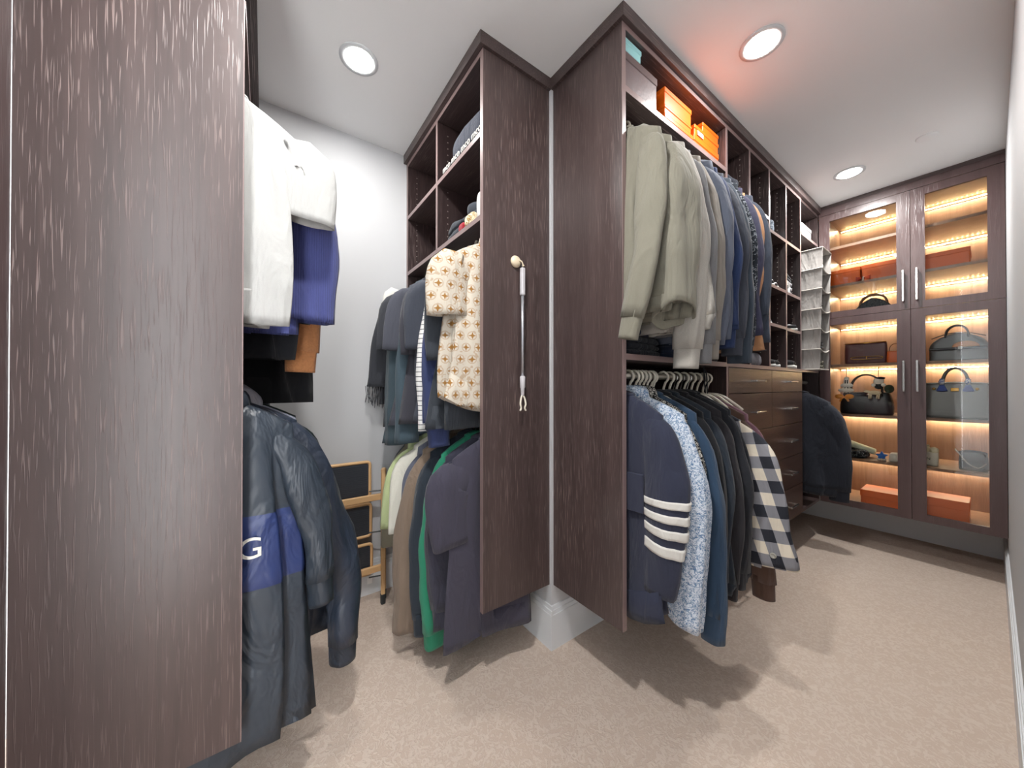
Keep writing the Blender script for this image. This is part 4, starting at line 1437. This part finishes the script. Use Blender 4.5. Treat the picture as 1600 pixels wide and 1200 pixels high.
t = thing('black_handbag', 'black leather handbag hung with charms and scarves', 'handbag', (3.93, .585, Z5_))
BL = leather('black_bag_leather', (30, 31, 34), .32)
MB().rings(bag_rings(.30, .12, .175, .86, .6, ex=.45, puff=.06)).build('body', BL, t, True)
MB().rbox(-.058, -.045, -.10, .10, .145, .17, .004).build('flap_band', BL, t)
MB().disc_lathe([(.014, 0), (.014, -.008), (.006, -.011)], 16, (-.058, -.02, .155), 'x').build('turn_lock', CHROME, t, True)
MB().tube(handle_arc(-.09, .09, .165, .15, -.02), .0055, 8).build('handle', BL, t, True)
MB().tube(handle_arc(-.09, .09, .165, .15, .02), .0055, 8).build('handle', BL, t, True)
def charm(label, y, z, cols, seed):
    c = thing('bag_charm', label, 'charm', (3.852, y, z))
    rnd = random.Random(seed)
    MB().tube([(0, 0, .0), (0, 0, -.05)], .0018, 6).build('chain', CHROME, c)
    MB().tube([(.011 * math.cos(a), 0, .010 + .011 * math.sin(a)) for a in [2 * PI * k / 14 for k in range(14)]], .0022, 6, True).build('ring', GOLD, c)
    return c
def blob(parent, name, c, r, mat, sq=(1, 1, 1)):
    R = []
    for i in range(9):
        p = PI * i / 8
        rr = max(math.sin(p), .05)
        R.append([(c[0] + r * sq[0] * rr * math.cos(a), c[1] + r * sq[1] * rr * math.sin(a), c[2] - r * sq[2] * math.cos(p)) for a in [2 * PI * j / 14 for j in range(14)]])
    return MB().rings(R).build(name, mat, parent, True)
CW, CO, CB = fab((222, 216, 206), 'cotton'), fab((226, 140, 36), 'cotton'), fab((30, 30, 34), 'cotton')
CG, CC = fab((52, 62, 44), 'chunky'), fab((208, 190, 160), 'chunky')
c = charm('white tassel charm with black cords and an orange bow on the black bag', .685, 1.375, None, 1)
blob(c, 'tassel_head', (0, 0, -.060), .016, CW)
for k in range(5):
    MB().tube([(-.006, -.012 + .006 * k, -.065), (-.010, -.016 + .008 * k, -.12), (-.008, -.02 + .010 * k, -.175)], .0035, 6).build('tassel_cord', CB if k % 2 else CW, c, True)
blob(c, 'frill', (0, 0, -.115), .036, CW, (.5, 1.1, .55))
blob(c, 'frill', (0, .004, -.155), .042, CW, (.45, 1.15, .5))
for sg in (-1, 1):
    blob(c, 'bow_loop', (-.012, sg * .03 + .012, -.205), .026, CO, (.5, 1.1, .75))
    MB().tube([(-.012, .012, -.205), (-.016, .012 + sg * .018, -.225), (-.014, .012 + sg * .026, -.245)], .007, 6).build('bow_tail', CO, c, True)
c = charm('plush charm with a black cap and a cream horse figure on the black bag', .505, 1.378, None, 2)
blob(c, 'plush_head', (0, .0, -.085), .030, CW, (.7, 1, .95))
blob(c, 'plush_cap', (-.004, -.010, -.062), .022, CB, (.8, 1.2, .5))
for sg in (-1, 1):
    blob(c, 'plush_arm', (-.006, sg * .026, -.115), .013, CW)
blob(c, 'plush_body', (0, 0, -.125), .024, CB, (.7, 1.0, 1.0))
blob(c, 'horse_body', (-.014, .02, -.175), .024, CC, (.5, 1.6, .7))
blob(c, 'horse_head', (-.014, .062, -.165), .014, CC, (.6, 1.3, .8))
for yy in (-.006, .004, .038, .048):
    MB().tube([(-.014, yy, -.18), (-.014, yy + .004, -.222)], .005, 6).build('horse_leg', CC, c, True)
blob(c, 'leafy_ball', (.002, -.055, -.145), .030, CG, (.6, .9, 1.1))

t = thing('bowling_handbag', 'grey leather dome bag with two thin handles and a tan charm', 'handbag', (3.97, .132, Z4_))
GR, GR2 = leather('grey_leather', (112, 116, 120)), leather('pale_grey_leather', (126, 126, 126))
R = []
for i in range(15):
    q = i / 14
    k = 1.0 if q < .45 else max(.10, math.cos((q - .45) / .55 * PI / 2) ** .5)
    R.append([(.06 * (1 - .55 * q) * math.copysign(abs(math.cos(a)) ** .4, math.cos(a)), .130 * k * math.copysign(abs(math.sin(a)) ** .45, math.sin(a)), .195 * q) for a in [2 * PI * j / 36 for j in range(36)]])
MB().rings(R).build('body', GR, t, True)
MB().rbox(-.066, -.050, -.122, .128, .078, .092, .003).build('belt', leather('dark_grey_strap', (58, 60, 64)), t)
for xx in (-.03, .03):
    MB().tube(handle_arc(-.045, .055, .165, .085, xx), .005, 8).build('handle', leather('dark_grey_strap_b', (64, 66, 70)), t, True)
MB().tube([(-.012 - .02 * (1 - abs(k) / 8), -.115 + (.115 + .118) * (k + 8) / 16, .165 + .032 * math.cos(k / 8 * PI / 2)) for k in range(-8, 9)], .004, 6).build('zip', CHROME, t, True)
c = thing('bag_charm', 'tan leather half-round charm with a white tag on the grey dome bag', 'charm', (3.893, .10, 1.545))
R = []
for i in range(8):
    p = PI / 2 * i / 7
    R.append([(.014 * math.cos(p) * math.cos(a), -.002 + .058 * max(.06, math.cos(p)) * math.sin(a), -.02 + .04 * math.sin(p)) for a in [2 * PI * j / 20 for j in range(20)]])
MB().rings(R).build('cap', leather('tan_charm', (206, 148, 104), .5), c, True)
MB().rbox(-.016, -.012, .012, .030, -.034, -.016, .001).build('tag', WHITE, c)

t = thing('tote_handbag', 'large grey leather tote with twin scarf wrapped handles and gold lock', 'handbag', (3.945, .145, Z5_))
MB().rings(bag_rings(.282, .14, .245, .98, .45, ex=.25, puff=.01)).build('body', GR2, t, True)
MB().tube([(-.034, -.138, .243), (-.036, 0, .250), (-.034, .138, .243)], .004, 8).build('top_piping', WHITE, t, True)
MB().rbox(-.055, -.046, -.018, .018, .188, .212, .002).build('lock_plate', GOLD, t)
for yy in (-.092, .092):
    MB().disc_lathe([(.009, 0), (.009, -.010), (.004, -.013)], 12, (-.044, yy, .205), 'x').build('turn_stud', GOLD, t, True)
for xx in (-.035, .035):
    MB().tube(handle_arc(-.056, .056, .215, .135, xx), .0075, 10).build('handle', leather('grey_handle', (104, 106, 108)), t, True)
SCF = print_fabric('white_blue_silk', (214, 216, 224), (72, 96, 168), 60, .5, .62)
for yy in (-.056, .056):
    MB().tube([(-.040, yy, .275), (-.044, yy + .002, .255), (-.042, yy, .235)], [.010, .014, .011], 10).build('scarf_wrap', SCF, t, True)
    MB().rings([[(-.046 - .003 * q, yy + (.010 + .016 * q) * math.cos(a), .235 - .045 * q + .005 * math.sin(a)) for a in [2 * PI * j / 10 for j in range(10)]] for q in (0, .5, 1)]).build('scarf_tail', fab((78, 98, 168), 'cotton'), t, True)

o = soft_slab(.20, .21, .055, 31, 2, .02).build('folded_cloth', RUFFLE, None, True, (3.95, .68, Z6_))
tag(o, 'folded dark patterned cloth on the lower glass cabinet shelf', 'folded cloth')
R = []
for i in range(12):
    q = i / 11
    w = .07 * (1 - .35 * q)
    R.append([(w * math.cos(a) * 1.2, .21 * q - .10, .100 - .068 * q + (.030 - .006 * q) * math.sin(a)) for a in [2 * PI * j / 20 for j in range(20)]])
o = MB().rings(R).build('cream_pillow', fab((198, 206, 184), 'cotton'), None, True, (3.99, .655, Z6_ + .014))
o.rotation_euler = (0, 0, PI)
tag(o, 'pale green soft pouch sloping over the folded patterned cloth', 'pouch')
t = thing('star_toy', 'small blue and white plush star on the cabinet shelf', 'plush', (3.885, .495, Z6_))
R0, R1 = [], []
for k in range(10):
    a = 2 * PI * k / 10 + PI / 2
    r = .036 if k % 2 == 0 else .018
    R0.append((-.012, r * math.cos(a), .034 + r * math.sin(a)))
    R1.append((.012, r * math.cos(a), .034 + r * math.sin(a)))
MB().rings([[(-.016, v[1] * .6, .034 + (v[2] - .034) * .6) for v in R0], R0, R1, [(.016, v[1] * .6, .034 + (v[2] - .034) * .6) for v in R0]]).build('star', fab((52, 112, 196), 'cotton'), t, True)
blob(t, 'white_foot', (-.004, .014, .010), .012, WHITE)
blob(t, 'white_foot', (-.004, -.014, .010), .012, WHITE)
o = soft_slab(.075, .085, .062, 33, 1, .02).build('white_pouch', WHITE, None, True, (3.90, .415, Z6_))
tag(o, 'small white soft pouch beside the blue plush star', 'pouch')

t = thing('white_tote', 'small white tote with a cream plush inside', 'bag', (3.93, .262, Z6_))
MB().rings(bag_rings(.085, .06, .098, 1.02, .9, ex=.4)).build('body', leather('white_bag', (216, 210, 196)), t, True)
blob(t, 'plush_head', (-.01, .018, .118), .026, fab((226, 216, 186), 'chunky'))
blob(t, 'plush_head', (-.01, -.022, .110), .024, fab((226, 216, 186), 'chunky'))
for yy in (.006, .03):
    blob(t, 'plush_ear', (-.014, yy, .142), .009, fab((226, 216, 186), 'chunky'))
blob(t, 'plush_eye', (-.034, .022, .121), .004, SB)
text_on(t, 'CN', .026, (-.0315, .012, .05), (PI / 2, 0, -PI / 2), SB)
t = thing('gloss_handbag', 'black glossy handbag with a chain by the white wall', 'handbag', (3.93, .07, Z6_))
PAT = plain('patent_black', (26, 29, 36), .12)
MB().rings(bag_rings(.125, .08, .125, .9, .7, ex=.5, puff=.05)).build('body', PAT, t, True)
MB().rings([[(-.046 - .01 * math.sin(q * PI), (.058 - .004 * q) * math.cos(a) * (1 - .25 * q), .125 - .07 * q + .016 * math.sin(a) * (1 - q)) for a in [2 * PI * j / 18 for j in range(18)]] for q in (0, .25, .5, .75, 1)]).build('flap', PAT, t, True)
MB().tube(catmull([(-.03, .06, .12), (-.05, .075, .14), (-.06, .05, .10), (-.062, .02, .05), (-.06, -.02, .028), (-.056, -.05, .06)], 30), .0045, 6).build('chain_strap', CHROME, t, True)

# ---------------------------------------------------------------- middle cubbies
t = thing('folded_sweater', 'charcoal sweater with white lettering folded in an upper cubby', 'folded clothes', (.885, 1.475, 2.3435))
soft_slab(.25, .36, .055, 41, 2, .012).build('lower_fold', fab((64, 68, 78)), t, True)
text_on(t, 'mco mco mco mco', .050, (-.1275, 0, .036), (PI / 2, 0, -PI / 2), WHITE, depth=.0015)
folded('dark grey knit blanket on the lettered sweater', (.885, 1.46, 2.4000), (.23, .34, .10), fab((60, 64, 76), 'chunky'), 42, 1, 0, 'folded_blanket', 'blanket', .02)
mc = 'clothes in the lower cubby'
folded('black folded jacket in the cubby above the cream motif shirt', (.87, 1.48, 1.9855), (.22, .34, .075), fab((38, 44, 54)), 43, 2, .1, group=mc, lump=.03)
folded('crumpled dark top on the black folded jacket in the cubby', (.89, 1.40, 2.062), (.18, .20, .065), fab((46, 52, 62)), 44, 1, .3, group=mc, lump=.035)
folded('small red cloth lying at the front of the cubby', (.775, 1.46, 1.9855), (.05, .05, .04), fab((150, 30, 44), 'cotton'), 45, 1, 0, 'red_cloth', 'cloth', .01)
folded('cream and gold rolled scarf at the front of the cubby', (.775, 1.385, 1.9855), (.05, .07, .045), print_fabric('cream_gold', (222, 206, 176), (150, 120, 70), 60, .5, .6), 46, 1, .2, 'rolled_scarf', 'scarf', .02)
folded('white folded towel upright against the end panel', (.80, 1.298, 1.9855), (.09, .05, .12), WHITE, 47, 1, 0, 'folded_towel', 'towel', .01)

# ---------------------------------------------------------------- grabber on the end panel
t = thing('reach_grabber', 'white reaching tool with a claw hung from a cream suction hook', 'grabber', (.939, YA - .022, 1.145))
CREAM = plain('cream_plastic', (222, 206, 178), .35)
LGREY = plain('light_grey_plastic', (198, 196, 200), .35)
MB().rbox(-.010, .010, -.010, .010, .515, .640, .004).build('grip', LGREY, t)
MB().tube([(0, 0, .15), (0, 0, .52)], .0065, 12).build('shaft', plain('satin_aluminium', (188, 190, 196), .3, .7), t, True)
MB().disc_lathe([(.009, .155), (.012, .150), (.012, .105), (.009, .100), (.008, .07), (.005, .065)], 16).build('collar', LGREY, t, True)
for sg in (-1, 1):
    MB().tube(catmull([(0, 0, .075), (sg * .010, -.002, .055), (sg * .015, -.004, .03), (sg * .010, -.003, .012), (sg * .016, -.003, .0)], 14), .0042, 8).build('claw', HWHITE, t, True)
MB().tube([(.006 * math.cos(a), 0, .645 + .010 * math.sin(a)) for a in [2 * PI * k / 14 for k in range(14)]], .002, 6, True).build('loop', HDARK, t)
t = thing('suction_hook', 'round cream suction hook stuck to the dark end panel', 'hook', (.914, YA - .001, 1.812))
MB().disc_lathe([(.026, 0), (.027, -.004), (.024, -.010), (.016, -.016), (.008, -.018)], 24, (0, 0, 0), 'y').build('cup', CREAM, t, True)
MB().tube(catmull([(.005, -.014, .004), (.016, -.024, .0), (.024, -.024, -.012), (.025, -.022, -.020), (.026, -.030, -.018)], 12), .003, 8).build('hook', CREAM, t, True)

# ---------------------------------------------------------------- folded step stool by the grey wall
t = thing('folding_step_stool', 'folded pale wood step stool with three black ribbed treads', 'step stool', (.25, 2.10, 0))
SWD = plain('beech_wood', (212, 172, 124), .5, bump=.1, bscale=60)
RUB = plain('black_rubber', (54, 58, 66), .6)
def tread(z0, z1, x0, x1, y):
    pts = []
    r = .018
    for (cx, cz, a0) in ((x1 - r, z1 - r, 0), (x0 + r, z1 - r, PI / 2), (x0 + r, z0 + r, PI), (x1 - r, z0 + r, 1.5 * PI)):
        for k in range(5):
            a = a0 + PI / 2 * k / 4
            pts.append((cx + r * math.cos(a), y, cz + r * math.sin(a)))
    o = MB().tube(pts, .0095, 8, True).build('tread_frame', SWD, t, True)
    MB().box(x0 + .004, x1 - .004, y - .003, y + .006, z0 + .004, z1 - .004).build('tread_pad', RUB, o)
    mb = MB()
    n = int((z1 - z0 - .03) / .011)
    for k in range(n):
        z = z0 + .018 + k * .011
        mb.box(x0 + .012, x1 - .012, y - .0055, y - .0028, z, z + .005)
    q = mb.build('tread_ribs', RUB, o)
    q['kind'] = 'stuff'
tread(.600, .806, -.27, .262, .055)
tread(.372, .560, -.27, .266, .050)
tread(.150, .325, -.27, .270, .045)
def leg(x, y, zt):
    mb = MB().rbox(x - .011, x + .011, y - .011, y + .011, .055, zt, .003)
    o = mb.build('leg', SWD, t)
    MB().rbox(x - .0125, x + .0125, y - .0125, y + .0125, 0, .06, .004).build('rubber_foot', HDARK, o)
leg(.312, -.045, .775)
leg(.330, .005, .770)
leg(-.29, -.045, .775)
leg(-.29, .005, .770)
for z in (.600, .18):
    MB().rbox(-.29, .325, .010, .030, z - .018, z + .018, .003).build('cross_rail', SWD, t)
for z in (.64, .40, .14):
    MB().tube([(.25, .02, z), (.33, .0, z)], .004, 6).build('hinge_pin', HDARK, t)
t = thing('wall_outlet', 'small white outlet plate on the baseboard behind the step stool', 'outlet', (.52, YW - .0135, .085))
MB().rbox(-.028, .028, -.005, 0, -.032, .032, .002).build('plate', TRIMM, t)
MB().rbox(-.014, .014, -.007, -.004, -.018, .018, .001).build('socket', CEILM, t)
